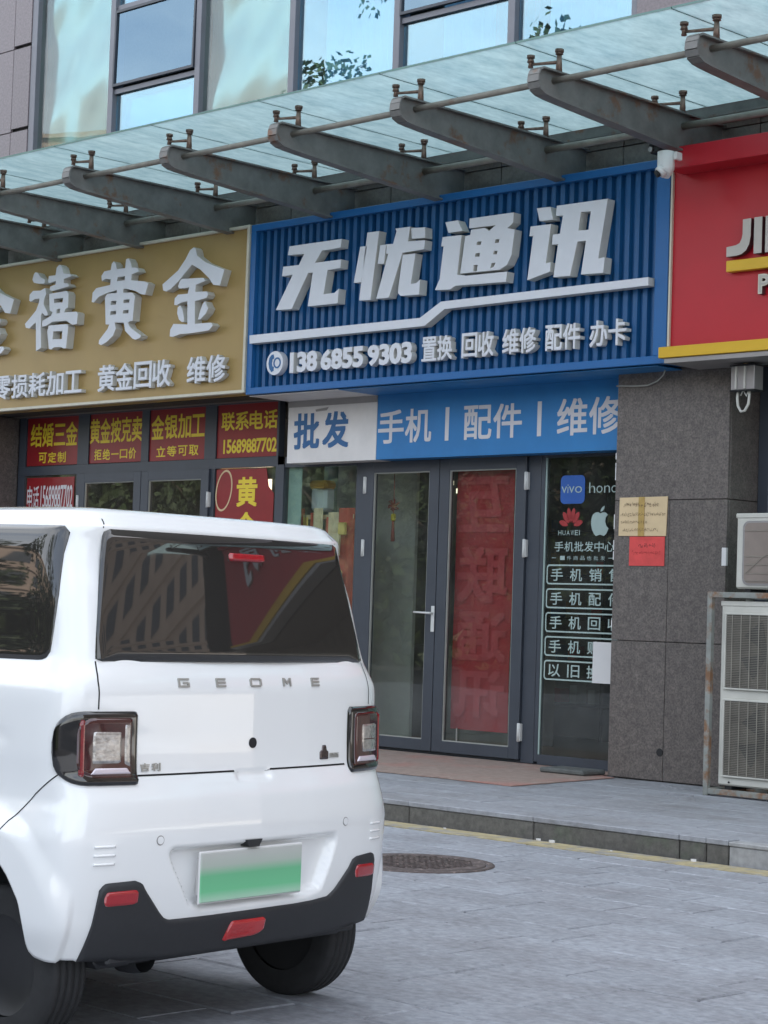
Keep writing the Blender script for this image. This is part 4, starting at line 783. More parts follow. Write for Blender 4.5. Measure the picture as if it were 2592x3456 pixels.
# notices on the column
n1 = thing('paper_notice', (-10.24, 13.29, 2.25), 'beige handwritten notice taped to the granite column', 'notice')
MB().add([(-10.486, 13.292, 2.094), (-10.008, 13.290, 2.092), (-9.998, 13.288, 2.408), (-10.482, 13.291, 2.404), (-10.486, 13.296, 2.094), (-10.008, 13.296, 2.092), (-9.998, 13.296, 2.408), (-10.482, 13.296, 2.404)], [(0, 1, 2, 3), (7, 6, 5, 4), (0, 4, 5, 1), (1, 5, 6, 2), (2, 6, 7, 3), (3, 7, 4, 0)]).build('sheet', M['paper'], n1)
MB().box(-10.285, -10.225, 13.285, 13.2868, 2.092, 2.407).build('brown_tape', M['tape'], n1)
def scrawl(x0, x1, z, h, mat, parent, seed, name, y):
    rr = random.Random(seed); mb = MB(); x = x0
    while x < x1:
        w = h*rr.uniform(.6, 1.0)
        for _ in range(5):
            a = x+rr.uniform(0, w*.7); b = z+rr.uniform(0, h); l = rr.uniform(.3, .8)*w; ang = rr.choice([0, 0, 1.57, 1.57, .8, -.8])+rr.uniform(-.2, .2); t = h*.11
            dx, dz = math.cos(ang)*l, math.sin(ang)*l
            mb.add([(a, y, b), (a+dx, y, b+dz), (a+dx-math.sin(ang)*t, y, b+dz+math.cos(ang)*t), (a-math.sin(ang)*t, y, b+math.cos(ang)*t)], [(0, 1, 2, 3)])
        x += w*1.15
    o = mb.build(name, mat, parent, fixn=False); tag(o, kind='stuff')
scrawl(-10.43, -10.09, 2.325, .028, M['ink_soft'], n1, 1, 'handwriting', 13.2845); scrawl(-10.46, -10.03, 2.255, .022, M['ink_soft'], n1, 2, 'handwriting', 13.2845); scrawl(-10.46, -10.20, 2.19, .02, M['ink_soft'], n1, 3, 'handwriting', 13.2845); scrawl(-10.44, -10.09, 2.13, .02, M['ink_soft'], n1, 4, 'handwriting', 13.2845)
n2 = thing('paper_notice', (-10.2, 13.29, 1.97), 'small red paper notice glued below the beige one on the column', 'notice')
MB().box(-10.372, -10.020, 13.2925, 13.297, 1.853, 2.088).build('sheet', M['paper_red'], n2)
scrawl(-10.28, -10.12, 2.0, .026, M['ink'], n2, 5, 'handwriting', 13.2915); scrawl(-10.34, -10.07, 1.945, .022, mk('red_ink', (.35, .03, .03), .8), n2, 6, 'handwriting', 13.2915)

# ------------------------------------------------------------------ air conditioners on their stand
st = thing('steel_stand', (-8.4, 12.9, PZ), 'rusty angle iron stand holding the air conditioner units', 'stand')
def ang_bar(name, x0, x1, y0, y1, z0, z1): MB().bbox(x0, x1, y0, y1, z0, z1, .003).build(name, M['rust'], st)
for x in (-9.141, -7.3):
    for y in (12.667, 13.16): ang_bar('post', x, x+.042, y, y+.042, PZ, 1.645)
for z0 in (PZ+.012, 1.602):
    ang_bar('rail', -9.098, -7.3, 12.668, 12.710, z0, z0+.042); ang_bar('rail', -9.098, -7.3, 13.161, 13.20, z0, z0+.042)
    ang_bar('cross_rail', -9.140, -9.10, 12.710, 13.159, z0+.001, z0+.041)
    ang_bar('cross_rail', -8.40, -8.36, 12.711, 13.159, z0+.001, z0+.041)
def ac(x0, x1, y0, y1, z0, z1, fans, label, dark_back=False):
    t = thing('air_conditioner', ((x0+x1)/2, (y0+y1)/2, z0), label, 'air conditioner')
    mb = MB(); mb.bbox(x0, x1, y0+.012, y1, z0, z1, .012)
    body = mb.build('casing', M['ac_white'], t)
    MB().bbox(x0-.004, x1+.004, y0+.006, y1+.004, z1-.035, z1+.004, .006).build('top_cover', M['ac_white'], t)
    for (a, b, c, d) in fans:
        MB().box(a, b, y0+.0005, y0+.0115, c, d).build('grille_back', M['ac_dark'], t)
        r = min(b-a, d-c)/2-.02; cx_, cz_ = (a+b)/2, (c+d)/2
        fn = MB(); fn.lathe([(-.0075, 0), (-.0075, .06)], (cx_, y0+.004, cz_), 'y', 20)
        for k in range(4):
            t0 = k*math.pi/2+.3
            fn.prism([(cx_+r*.2*math.cos(t0), cz_+r*.2*math.sin(t0)), (cx_+r*.95*math.cos(t0-.1), cz_+r*.95*math.sin(t0-.1)), (cx_+r*.95*math.cos(t0+.75), cz_+r*.95*math.sin(t0+.75)), (cx_+r*.2*math.cos(t0+.9), cz_+r*.2*math.sin(t0+.9))], 'y', y0-.004, y0-.001)
        fn.build('fan', M['black'] if False else mk('fan_plastic', (.055, .055, .05), .6), t)
        w = MB(); z = c+.008
        while z < d-.004: w.box(a+.003, b-.003, y0-.014, y0-.011, z, z+.0028); z += .0125
        g = w.build('grille_wire', M['wire'], t); tag(g, kind='stuff')
        for x in [a+.06+k*.078 for k in range(int((b-a-.06)/.078)+1)]: MB().box(x-.003, x+.003, y0-.018, y0-.0145, c, d).build('grille_bar', M['wire'], t)
        f_ = MB(); e = .014; f_.bbox(a-e, b+e, y0-.010, y0+.011, d, d+e, .003).bbox(a-e, b+e, y0-.010, y0+.011, c-e, c, .003).bbox(a-e, a, y0-.009, y0+.011, c, d, .003).bbox(b, b+e, y0-.009, y0+.011, c, d, .003)
        f_.build('grille_rim', M['ac_white'], t)
    return t
a1 = ac(-9.035, -7.95, 12.69, 13.06, .222, 1.575, ((-8.975, -8.25, .942, 1.478), (-8.975, -8.25, .30, .845)), 'tall double fan air conditioner standing inside the rusty stand')
MB().tube([(-8.93, 12.70, .248), (-8.93, 12.697, .248)], .008, 10).build('screw', M['black'], a1)
for x in (-8.98, -8.1): MB().box(x, x+.06, 12.72, 13.0, .194, .221).build('foot', M['black'], a1)
# upper unit with a rounded screen
t = thing('air_conditioner', (-8.4, 12.95, 1.66), 'smaller air conditioner on top of the rusty stand with a rounded brown screen', 'air conditioner')
MB().bbox(-8.975, -8.05, 12.782, 13.08, 1.672, 2.225, .014).build('casing', M['ac_white'], t); MB().bbox(-8.979, -8.046, 12.776, 13.084, 2.195, 2.232, .006).build('top_cover', M['ac_white'], t)
sc_m = mk('brown_mesh_screen', (.21, .17, .145), .5, var=.12, scale=6, col2=(.15, .14, .10), thr=(.45, .7), s2=2)
flat([rrect(-8.912, -8.30, 1.70, 2.175, .05)], 12.776, .008, M['box_grey'], 'screen_rim', t)
flat([rrect(-8.895, -8.317, 1.715, 2.16, .04)], 12.7735, .003, sc_m, 'screen', t)
for z in (2.10, 1.91, 1.85, 1.785, 1.73): MB().box(-8.885, -8.33, 12.768, 12.7715, z, z+.003).build('guard_wire', M['wire'], t)
MB().tube([(-8.87, 12.768, 1.79), (-8.74, 12.768, 1.90), (-8.6, 12.768, 1.97), (-8.4, 12.768, 1.98)], .002, 6).build('guard_wire', M['wire'], t)
for x in (-8.90, -8.2): MB().box(x, x+.05, 12.8, 13.0, 1.6445, 1.6715).build('foot', M['black'], t)
# ================================================================== CAR
def tab(t):
    xs = [a for a, b in t]; ys = [b for a, b in t]; sl = [(ys[i+1]-ys[i])/(xs[i+1]-xs[i]) for i in range(len(xs)-1)]
    ms = [sl[0]]+[0 if a*b <= 0 else 2*a*b/(a+b) for a, b in zip(sl, sl[1:])]+[sl[-1]]
    def f(z):
        z = min(max(z, xs[0]), xs[-1]); i = 0
        while i < len(xs)-2 and z > xs[i+1]: i += 1
        h = xs[i+1]-xs[i]; t_ = (z-xs[i])/h
        return (2*t_**3-3*t_**2+1)*ys[i]+(t_**3-2*t_**2+t_)*ms[i]*h+(-2*t_**3+3*t_**2)*ys[i+1]+(t_**3-t_**2)*ms[i+1]*h
    return f
REAR = tab([(.20,-.335),(.30,-.375),(.42,-.405),(.55,-.42),(.68,-.425),(.78,-.415),(.835,-.395),(.88,-.378),(1.0,-.374),(1.12,-.374),(1.165,-.366),(1.22,-.345),(1.42,-.295),(1.60,-.252),(1.645,-.258),(1.68,-.225)])
WID = tab([(.20,.715),(.33,.765),(.42,.795),(.53,.803),(.66,.806),(.75,.788),(.80,.776),(.86,.78),(.95,.788),(1.08,.785),(1.13,.78),(1.19,.752),(1.24,.735),(1.42,.712),(1.60,.678),(1.645,.665),(1.68,.645)])
FRONT = tab([(.20,2.55),(.5,2.66),(.75,2.66),(.92,2.60),(.97,2.35),(1.0,2.18),(1.3,1.88),(1.62,1.55),(1.68,1.42)])
NEXP, BOW, RL, FL = 9.0, .055, .42, .38
def half(z):
    w = WID(z); r = REAR(z); fr_ = FRONT(z); out = []; Mn = 160
    for i in range(Mn+1):
        th = math.pi/2*i/Mn; c = max(math.cos(th), 0)**(2/NEXP); s = math.sin(th)**(2/NEXP) if i else 0
        x = w*s; out.append((x, r+RL-RL*c+BOW*(x/.75)**2*c))
    y0, y1 = out[-1][1], fr_-FL
    for k in range(1, 40): out.append((w, y0+(y1-y0)*k/40))
    for i in range(61):
        th = math.pi/2*(1-i/60); c = max(math.cos(th), 0)**(2/4.5); s = math.sin(th)**(2/4.5) if i < 60 else 0
        x = w*s; out.append((x, fr_-FL+FL*c-.10*(x/w)**2*c))
    return out
ZS = np.arange(.20, 1.6801, .005); SS = np.arange(-1.9, 1.9001, .005); SX = np.zeros((len(ZS), len(SS))); SYY = np.zeros_like(SX); REST = []
for i, z in enumerate(ZS):
    h = np.array(half(z)); d = np.concatenate([[0], np.cumsum(np.hypot(*np.diff(h, axis=0).T))])
    a = np.abs(SS); SX[i] = np.interp(a, d, h[:, 0])*np.sign(SS+1e-12); SYY[i] = np.interp(a, d, h[:, 1])
    REST.append((d, h))
def S(s, z):
    fi = min(max((z-.2)/.005, 0), len(ZS)-1.001); fj = min(max((s+1.9)/.005, 0), len(SS)-1.001); i, j = int(fi), int(fj); u, v = fi-i, fj-j
    g = lambda A: (A[i, j]*(1-u)*(1-v)+A[i+1, j]*u*(1-v)+A[i, j+1]*(1-u)*v+A[i+1, j+1]*u*v)
    return Vector((g(SX), g(SYY), z))
def NRM(s, z):
    e = .012; a = S(s+e, z)-S(s-e, z); b = S(s, min(z+e, 1.68))-S(s, max(z-e, .2)); n = a.cross(b); return n.normalized()
def sm(t): t = min(max(t, 0), 1); return t*t*(3-2*t)
def ss(t, a, b): return sm((t-a)/(b-a))
def box_fall(s, z, s0, s1, z0, z1, e): return ss(s, s0-e, s0+e)*(1-ss(s, s1-e, s1+e))*ss(z, z0-e, z0+e)*(1-ss(z, z1-e, z1+e))
def interval(poly, s):
    zs = []
    for (a, b), (c, d) in zip(poly, poly[1:]+poly[:1]):
        if (a <= s < c) or (c <= s < a): zs.append(b+(d-b)*(s-a)/(c-a))
    return (min(zs), max(zs)) if len(zs) > 1 else None
PLATE = [(-.405, .640), (.41, .640), (.405, .60), (.34, .445), (.27, .430), (-.24, .430), (-.30, .445), (-.40, .60)]
def recess_w(poly, s, z, e):
    iv = interval(poly, s)
    if not iv: return 0
    return ss(z, iv[0], iv[0]+e)*(1-ss(z, iv[1]-e, iv[1]))
def disp(s, z):
    d = 0.
    # number plate pocket
    w = min(1, max(0, 1))*ss(s, -.41, -.375)*(1-ss(s, .375, .415))
    d -= .038*w*recess_w(PLATE, s, z, .02)
    # soft ledge under the tailgate grip
    d -= .010*ss(s, -.095, -.07)*(1-ss(s, .06, .09))*ss(z, .835, .845)*(1-ss(z, .865, .872))
    # lamp pockets get a soft raised lip
    # three short ribs each side
    for z0 in (.655, .628, .60):
        d += .0035*(ss(abs(s), .615, .63)*(1-ss(abs(s), .69, .70)))*math.exp(-((z-z0)/.004)**2)
    # side moulding over the wheels
    y = S(s, z)[1] if abs(s) > .75 else -1
    if abs(s) > .75:
        for yc in (0., 2.015):
            rr = math.hypot((y-yc)/.30, (z-.27)/.38)
            d += .018*(1-ss(rr, 1.08, 1.32))
        d -= .008*math.exp(-((z-.98)/.030)**2)*ss(y, -.1, .0)*(1-ss(y, .25, .35))
    return d
def zbot(y, side):
    zb = .30
    if side:
        zb = .235 if y > .3 else .305
        if y < -.04: return float(np.interp(y, [-.4, -.304, -.262, -.235, -.216, -.198, -.162, -.10, -.063, -.04], [.302, .306, .316, .333, .36, .40, .479, .553, .586, .60]))
        for yc in (0., 2.015):
            t = (y-yc)/.232
            if abs(t) < 1: zb = max(zb, .27+.335*math.sqrt(1-t*t))
    return zb
car = thing('parked_car', (-5.54273772, 4.59927301, 0), 'small white hatchback parked in front, seen from its left rear corner', 'car', rot=R(95.6246))
LOC[car.name] = (0, 0, 0)
paint = mk('white_car_paint', (.82, .825, .82), .22, var=.0, coat=1.0, spec=.5)
M['car_black'] = mk('grained_black_plastic', (.022, .023, .026), .55, var=.08, scale=60, bump=.0004, bscale=500)
M['gloss_black'] = mk('gloss_black', (.006, .006, .007), .06, var=0, coat=1)
M['tint'] = mk('tinted_car_glass', (.026, .024, .022), .02, var=0, spec=.5, coat=.7)
M['seam'] = mk('panel_gap', (.01, .01, .01), .9)
M['chrome'] = mk('satin_chrome', (.42, .41, .38), .35, metal=.5, var=0)
M['lens_red'] = mk('red_reflector', (.34, .008, .015), .12, coat=1, var=.1, scale=40, bump=.0008, bscale=160)
M['lamp_dark'] = mk('lamp_smoked_lens', (.045, .008, .009), .06, coat=1, var=.2, scale=30)
M['lamp_clear'] = mk('lamp_clear_lens', (.42, .40, .38), .08, metal=.55, var=.35, scale=60, coat=1, bump=.002, bscale=45)
M['lamp_rev'] = mk('lamp_white_strip', (.66, .60, .66), .12, var=.05, coat=1, metal=.2)
M['tyre'] = mk('tyre_rubber', (.018, .018, .019), .75, var=.2, scale=30, bump=.0006, bscale=200)
M['alloy'] = mk('dark_wheel', (.022, .022, .024), .4, metal=.2, var=.05)
# --- body shell
cols = [(-1.9+.04*k) for k in range(20)]+[(-1.1+.01*k) for k in range(221)]+[(1.14+.04*k) for k in range(20)]
cols = sorted(set(round(c, 4) for c in cols))
NFC = 50; rows = 150
def body_row_pts(t):
    pts = []
    for s in cols:
        p0 = S(s, .45); side = abs(p0.x) > .70; zb = zbot(p0.y, side); 
        z = zb+(1.68-zb)*t; p = S(s, z); n = NRM(s, z); p = p+n*disp(s, z); pts.append(p)
    for sg in (1,):
        pass
    fr_ = []
    for k in range(1, 2*NFC):
        u = k/(2*NFC)
        h = REST[60]; d, hh = h
        # nominal
        z0 = .45; L0 = d[-1]-1.9; a = 1.9+L0*(1-abs(1-2*u)); x0 = np.interp(a, d, hh[:, 0]); y0 = np.interp(a, d, hh[:, 1])
        zb = zbot(y0, x0 > .6) if x0 > .6 else .24
        z = zb+(1.68-zb)*t; fi = min(int((z-.2)/.005+.5), len(ZS)-1); d2, h2 = REST[fi]; L2 = d2[-1]-1.9; a2 = 1.9+L2*(1-abs(1-2*u))
        x = np.interp(a2, d2, h2[:, 0])*(1 if u < .5 else -1); y = np.interp(a2, d2, h2[:, 1]); fr_.append(Vector((x, y, z)))
    return pts+fr_
vs_, fs_ = [], []
NC = len(cols)+2*NFC-1
tt = [i/rows for i in range(rows+1)]
for t in tt: vs_ += body_row_pts(t)
last = vs_[-NC:]
for shr, dz in ((.985, .010), (.962, .018), (.92, .026), (.80, .036), (.5, .048), (.15, .053)):
    cy = .6
    for p in last: vs_.append(Vector((p.x*shr, cy+(p.y-cy)*(shr if shr < .9 else (1-(1-shr)*.5)), 1.68+dz)))
nr = rows+1+6
for j in range(nr-1):
    for i in range(NC): fs_.append((j*NC+i, j*NC+(i+1) % NC, (j+1)*NC+(i+1) % NC, (j+1)*NC+i))
fs_.append(tuple((nr-1)*NC+i for i in range(NC)))
# inner return along the lower edge so the shell has thickness
b0 = len(vs_)
for i in range(NC): p = vs_[i]; vs_.append(Vector((p.x*.94, .9+(p.y-.9)*.975, p.z+.012)))
for i in range(NC): fs_.append((i, b0+i, b0+(i+1) % NC, (i+1) % NC))
mb = MB(); mb.add(vs_, fs_, 0, True); mb.build('body', paint, car)
# inner floor that keeps daylight out
MB().bbox(-.60, .60, -.30, 2.5, .26, 1.0, .02).build('underbody', M['car_black'], car)
MB().box(-.72, .72, .32, 1.70, .25, .9).build('floor_pan', M['car_black'], car)
def patch(name, poly, h, mat, parent, edge=.006, nz=10, ds=.01, back=.012, off0=0., smooth=True, recess=False, flatg=False):
    s0 = min(p[0] for p in poly); s1 = max(p[0] for p in poly); n = max(2, int((s1-s0)/ds)); P = []
    for i in range(n+1):
        s = s0+(s1-s0)*i/n; sq = min(max(s, s0+1e-4), s1-1e-4); iv = interval(poly, sq) or (poly[0][1], poly[0][1])
        P.append((s, iv[0], iv[1]))
    vs, fs = [], []
    def pt(s, z, o):
        if flatg:
            u = (z-1.222)/(1.64-1.222); ye = S(.648, 1.222)[1]*(1-u)+S(.566, 1.64)[1]*u; se = .648*(1-u)+.566*u
            return Vector((s, ye-.058*(1-(s/se)**2)-.003-o, z))
        b = 0
        return S(s, z)+NRM(s, z)*(o+off0+b)
    for s, a, b in P:
        for j in range(nz+1):
            u = j/nz; z = a+(b-a)*u; e = min(s-s0, s1-s, (z-a), (b-z))
            vs.append(pt(s, z, h*ss(e, -edge, edge) if edge else h))
    m_ = nz+1
    for i in range(n):
        for j in range(nz): fs.append((i*m_+j, (i+1)*m_+j, (i+1)*m_+j+1, i*m_+j+1))
    ring = [i*m_ for i in range(n+1)]+[n*m_+j for j in range(1, m_)]+[i*m_+nz for i in range(n-1, -1, -1)]+[j for j in range(nz-1, 0, -1)]
    b0 = len(vs); info = []
    for k in ring:
        i, j = divmod(k, m_); s, a, b = P[i]; z = a+(b-a)*j/nz; vs.append(pt(s, z, -back))
    for q in range(len(ring)): fs.append((ring[q], b0+q, b0+(q+1) % len(ring), ring[(q+1) % len(ring)]))
    mb = MB(); mb.add(vs, fs, 0, smooth); return mb.build(name, mat, parent)
def rpoly(pts, r, n=5):
    """rounded polygon in (s,z)"""
    out = []; N_ = len(pts)
    for i in range(N_):
        p = Vector(pts[i]); a = Vector(pts[i-1])-p; b = Vector(pts[(i+1) % N_])-p; rr = min(r if not isinstance(r, (list, tuple)) else r[i], a.length*.45, b.length*.45)
        A = p+a.normalized()*rr; B = p+b.normalized()*rr
        for k in range(n+1): t = k/n; q = A*(1-t)**2+p*2*t*(1-t)+B*t*t; out.append((q.x, q.y))
    return out
mir = lambda P: [(-a, b) for a, b in P]
# tailgate glass
tg = rpoly([(-.648, 1.222), (.648, 1.222), (.566, 1.640), (-.566, 1.640)], [.012, .012, .02, .02])
rg2 = patch('rear_window', tg, .004, M['tint'], car, edge=.004, nz=12, ds=.02, flatg=True)
patch('brake_light', rpoly([(-.070, 1.585), (.110, 1.585), (.110, 1.548), (-.070, 1.548)], .016), .052, M['lens_red'], rg2)
# side windows
for sg in (1, -1):
    f = (lambda P: P) if sg == 1 else mir
    patch('side_window', f(rpoly([(-.802, 1.220), (-.668, 1.645), (-1.36, 1.655), (-1.36, 1.215)], [.05, .035, .015, .015])), .0035, M['tint'], car, edge=.005, nz=20, ds=.02)
    patch('side_window', f(rpoly([(-1.43, 1.215), (-1.43, 1.655), (-1.72, 1.655), (-1.86, 1.52), (-1.90, 1.215)], [.015, .015, .02, .04, .015])), .0035, M['tint'], car, edge=.005, nz=20, ds=.02)
# gaps between body panels: narrow recessed black joints
def gap(name, pts, w=.0035):
    mb = MB(); vs, fs = [], []
    P = []
    for (a, b), (c, d) in zip(pts, pts[1:]):
        n = max(2, int(math.hypot(c-a, d-b)/.015))
        for k in range(n): P.append((a+(c-a)*k/n, b+(d-b)*k/n))
    P.append(pts[-1])
    for i, (s, z) in enumerate(P):
        a = P[max(i-1, 0)]; b = P[min(i+1, len(P)-1)]; dx, dz = b[0]-a[0], b[1]-a[1]; l = math.hypot(dx, dz) or 1; nx, nz_ = -dz/l*w/2, dx/l*w/2
        for q in (1, -1): vs.append(S(s+nx*q, z+nz_*q)+NRM(s, z)*(.0009+disp(s, z)))
    for i in range(len(P)-1): fs.append((2*i, 2*i+1, 2*i+3, 2*i+2))
    mb.add(vs, fs); return mb.build(name, M['seam'], car)
gap('panel_gap', [(-.520, .866), (.497, .868)], .006)
for sg in (1, -1):
    gap('panel_gap', [(sg*-.652, 1.222), (sg*-.660, 1.16), (sg*-.661, 1.074)], .005); gap('panel_gap', [(sg*-.785, .872), (sg*-.894, .807), (sg*-1.016, .718), (sg*-1.09, .64)], .0035)
    gap('panel_gap', [(sg*-.557, 1.672), (sg*-.570, 1.642)], .004)
    gap('panel_gap', [(sg*-1.395, 1.66), (sg*-1.395, .35)], .005)
# tail lamps: gloss black bezel, smoked red lens, clear centre, white reversing strip
def lamp(sg):
    f = (lambda P: P) if sg == 1 else mir
    t = patch('tail_lamp', f(rpoly([(-.805, .84), (-.805, 1.068), (-.516, 1.068), (-.516, .838)], [.11, .10, .016, .016], 8)), .014, M['gloss_black'], car, edge=.012, nz=24, ds=.008, back=.004)
    a = patch('red_lens', f(rpoly([(-.735, .856), (-.735, 1.052), (-.540, 1.052), (-.540, .854)], [.07, .065, .010, .010], 8)), .020, M['lamp_dark'], t, edge=.008, nz=20, ds=.008, back=-.010)
    patch('glow_ring', f(rpoly([(-.728, .862), (-.728, 1.045), (-.706, 1.045), (-.706, .862)], .010)), .0235, mk('dim_red_lens', (.20, .006, .01), .1, coat=1, var=.2, scale=30), t, edge=.006, nz=20, ds=.006, back=-.016)
    patch('clear_lens', f(rpoly([(-.690, .902), (-.685, 1.012), (-.583, 1.010), (-.588, .902)], .010)), .0235, M['lamp_clear'], t, edge=.006, nz=14, ds=.006, back=-.016)
    patch('reversing_lens', f([(-.695, .868), (-.676, .896), (-.566, .895), (-.548, .868)]), .0245, M['lamp_rev'], t, edge=.004, nz=6, ds=.006, back=-.016)
    patch('lens_divider', f([(-.690, .948), (-.690, .956), (-.585, .956), (-.585, .948)]), .0250, M['gloss_black'], t, edge=.002, nz=3, ds=.01, back=-.018) if sg == -1 else patch('side_lens', f(rpoly([(-.578, .90), (-.578, 1.035), (-.548, 1.035), (-.548, .885)], .008)), .0225, M['lamp_clear'], t, edge=.006, nz=14, ds=.006, back=-.016)
lamp(1); lamp(-1)
for sg in (1, -1):
    for z0 in (.655, .628, .601):
        patch('vent_rib', (lambda P: P if sg == 1 else mir(P))([(-.698, z0-.004), (-.698, z0+.004), (-.622, z0+.004), (-.622, z0-.004)]), .005, paint, car, edge=.004, nz=6, ds=.006, back=.002)
# lower black bumper section
trim = [(-.700, .302), (-.690, .36), (-.678, .43), (-.676, .50), (-.668, .528), (-.648, .542), (-.54, .545), (-.512, .535), (-.495, .510), (-.43, .438), (-.41, .420), (-.385, .410), (-.2, .409), (0, .411), (.2, .411), (.30, .414), (.385, .420), (.42, .440), (.495, .512), (.512, .537), (.54, .547), (.640, .552), (.660, .540), (.662, .50), (.664, .43), (.674, .36), (.685, .302)]
low = [(.3, .285), (0, .285), (-.3, .285)]
tr_ = patch('lower_bumper', trim+low, .010, M['car_black'], car, edge=.006, nz=14, ds=.01, back=.03)
for sg in (1, -1):
    f = (lambda P: P) if sg == 1 else mir
    patch('reflector', f(rpoly([(-.655, .470), (-.655, .518), (-.525, .520), (-.525, .472)], .022)), .016, M['lens_red'], tr_, edge=.004, nz=8, ds=.008, back=-.008)
patch('fog_lamp', rpoly([(-.135, .318), (-.110, .385), (.055, .385), (.060, .345), (.02, .325)], .012), .018, mk('red_fog_lens', (.45, .012, .015), .15, coat=1, bump=.002, bscale=90, stretch=(6, 1, 1)), tr_, edge=.006, nz=10, ds=.008, back=-.006)
MB().lathe([(-.05, .045), (.0, .055), (.05, .055), (.06, .03)], (-.40, -.26, .28), 'y', 20).build('tow_bracket', M['car_black'], tr_)
MB().bbox(-.60, .60, -.345, -.20, .278, .33, .01).build('bumper_return', M['car_black'], tr_)
# plate
pl = MB(); yb = S(0, .53)[1]; W2, H2 = .245, .080
y0 = -.424; PX = -.035; PZc = .535
pm = bpy.data.materials.new('green_number_plate'); pm.use_nodes = True; t_ = pm.node_tree; b_ = t_.nodes['Principled BSDF']; b_.inputs['Roughness'].default_value = .35
tcn = t_.nodes.new('ShaderNodeTexCoord'); sx = t_.nodes.new('ShaderNodeSeparateXYZ'); rp = t_.nodes.new('ShaderNodeValToRGB'); t_.links.new(tcn.outputs['Generated'], sx.inputs[0]); t_.links.new(sx.outputs['Z'], rp.inputs[0]); t_.links.new(rp.outputs[0], b_.inputs['Base Color'])
rp.color_ramp.elements[0].position = 0; rp.color_ramp.elements[0].color = (.42, .62, .48, 1); rp.color_ramp.elements[1].position = 1; rp.color_ramp.elements[1].color = (.50, .50, .48, 1)
e1 = rp.color_ramp.elements.new(.22); e1.color = (.16, .52, .27, 1); e2 = rp.color_ramp.elements.new(.52); e2.color = (.15, .47, .25, 1); e3 = rp.color_ramp.elements.new(.72); e3.color = (.42, .48, .42, 1)
plo = MB().bbox(PX-W2, PX+W2, y0, y0+.008, PZc-H2, PZc+H2, .003).build('number_plate', pm, car)
ef = MB(); ef.bbox(PX-W2-.003, PX+W2+.003, y0+.003, y0+.012, PZc-H2-.004, PZc+H2+.004, .003).box(PX-W2+.03, PX+W2-.03, y0+.0121, y0+.05, PZc-H2+.02, PZc+H2-.02); ef.build('plate_holder', M['plastic_white'], car)
# reversing camera over the plate, grip in the tailgate, sensors, emblem hole
MB().prism([(-.075, .645), (.0, .645), (-.015, .622), (-.060, .622)], 'y', -.432, -.39).build('reversing_camera', M['car_black'], car)
for s_, z_ in ((-.449, .665), (.456, .674)):
    p = S(s_, z_); n = NRM(s_, z_); r = MB(); r.tube([p-n*.01, p+n*.0025], .0125, 20, smooth=False); se = r.build('parking_sensor', paint, car)
    ring_ = MB(); ring_.tube([p-n*.008, p+n*.0010], .0155, 20, smooth=False); ring_.build('sensor_ring', M['box_grey'], se)
p = S(-.004, .957); n = NRM(-.004, .957); MB().tube([p-n*.01, p+n*.003], .0175, 24, smooth=False).build('emblem_seat', M['black'], car)
def carchar(ch, s0, s1, z0, z1, mat, parent, off=.0, o=.003, name='letter', dep=.003):
    vs, fs = glyph(ch, off, .5); xs = [v[0] for v in vs]; ys = [v[1] for v in vs]; out = []
    for v in vs:
        s = s0+(v[0]-min(xs))/(max(xs)-min(xs))*(s1-s0); z = z0+(v[1]-min(ys))/(max(ys)-min(ys))*(z1-z0); out.append(S(s, z)+NRM(s, z)*(o+(v[2]-.5)*dep))
    return MB().add(out, fs).build(name, mat, parent, fixn=False)
LM = M['chrome']
def bars(segs, name):
    """badge letter drawn with flat bars; seg = (s0,z0,s1,z1)"""
    mb = MB()
    for a, b, c, d in segs:
        q = [S(a, b), S(c, b), S(c, d), S(a, d)]; N_ = NRM(a, b); v = [x+N_*.005 for x in q]+[x-N_*.001 for x in q]
        mb.add(v, [(0, 1, 2, 3), (7, 6, 5, 4), (0, 4, 5, 1), (1, 5, 6, 2), (2, 6, 7, 3), (3, 7, 4, 0)])
    return mb.build(name, LM, car)
zt, zb_, th_ = 1.170, 1.142, .0055
bars([(-.349, zt-th_, -.302, zt), (-.349, zb_, -.302, zb_+th_), (-.349, zb_+th_, -.342, zt-th_), (-.309, zb_+th_, -.302, 1.157), (-.328, 1.153, -.309, 1.158)], 'badge_letter')
for a in (-.181, .297): bars([(a, zt-th_, a+.044, zt), (a, zb_, a+.044, zb_+th_), (a, 1.1535, a+.044, 1.159), (a, zb_+th_, a+.007, 1.1535), (a, 1.159, a+.007, zt-th_)], 'badge_letter')
bars([(-.016, zt-th_, .028, zt), (-.016, zb_, .028, zb_+th_), (-.022, zb_+.003, -.015, zt-.003), (.027, zb_+.003, .034, zt-.003)], 'badge_letter')
def badge_poly(poly, name):
    vs, fs = curve_mesh([poly], .003); MB().add([S(a, b)+NRM(.17, 1.156)*(.0035+c) for a, b, c in vs], fs).build(name, LM, car, fixn=False)
badge_poly([(.145, zb_), (.152, zb_), (.152, zt-.010), (.166, zb_+.006), (.180, zt-.010), (.180, zb_), (.187, zb_), (.187, zt), (.178, zt), (.166, zb_+.015), (.154, zt), (.145, zt)], 'badge_letter')
for ch, a in (('吉', -.500), ('利', -.455)): carchar(ch, a, a+.036, .878, .904, LM, car, .02, .005, 'badge_character')
for i, ch in enumerate('mini'):
    w_ = (.020, .004, .012, .004)[i]; a = (.408, .432, .440, .456)[i]; carchar(ch, a, a+w_, .893, .910, LM, car, .01, .004, 'badge_letter')
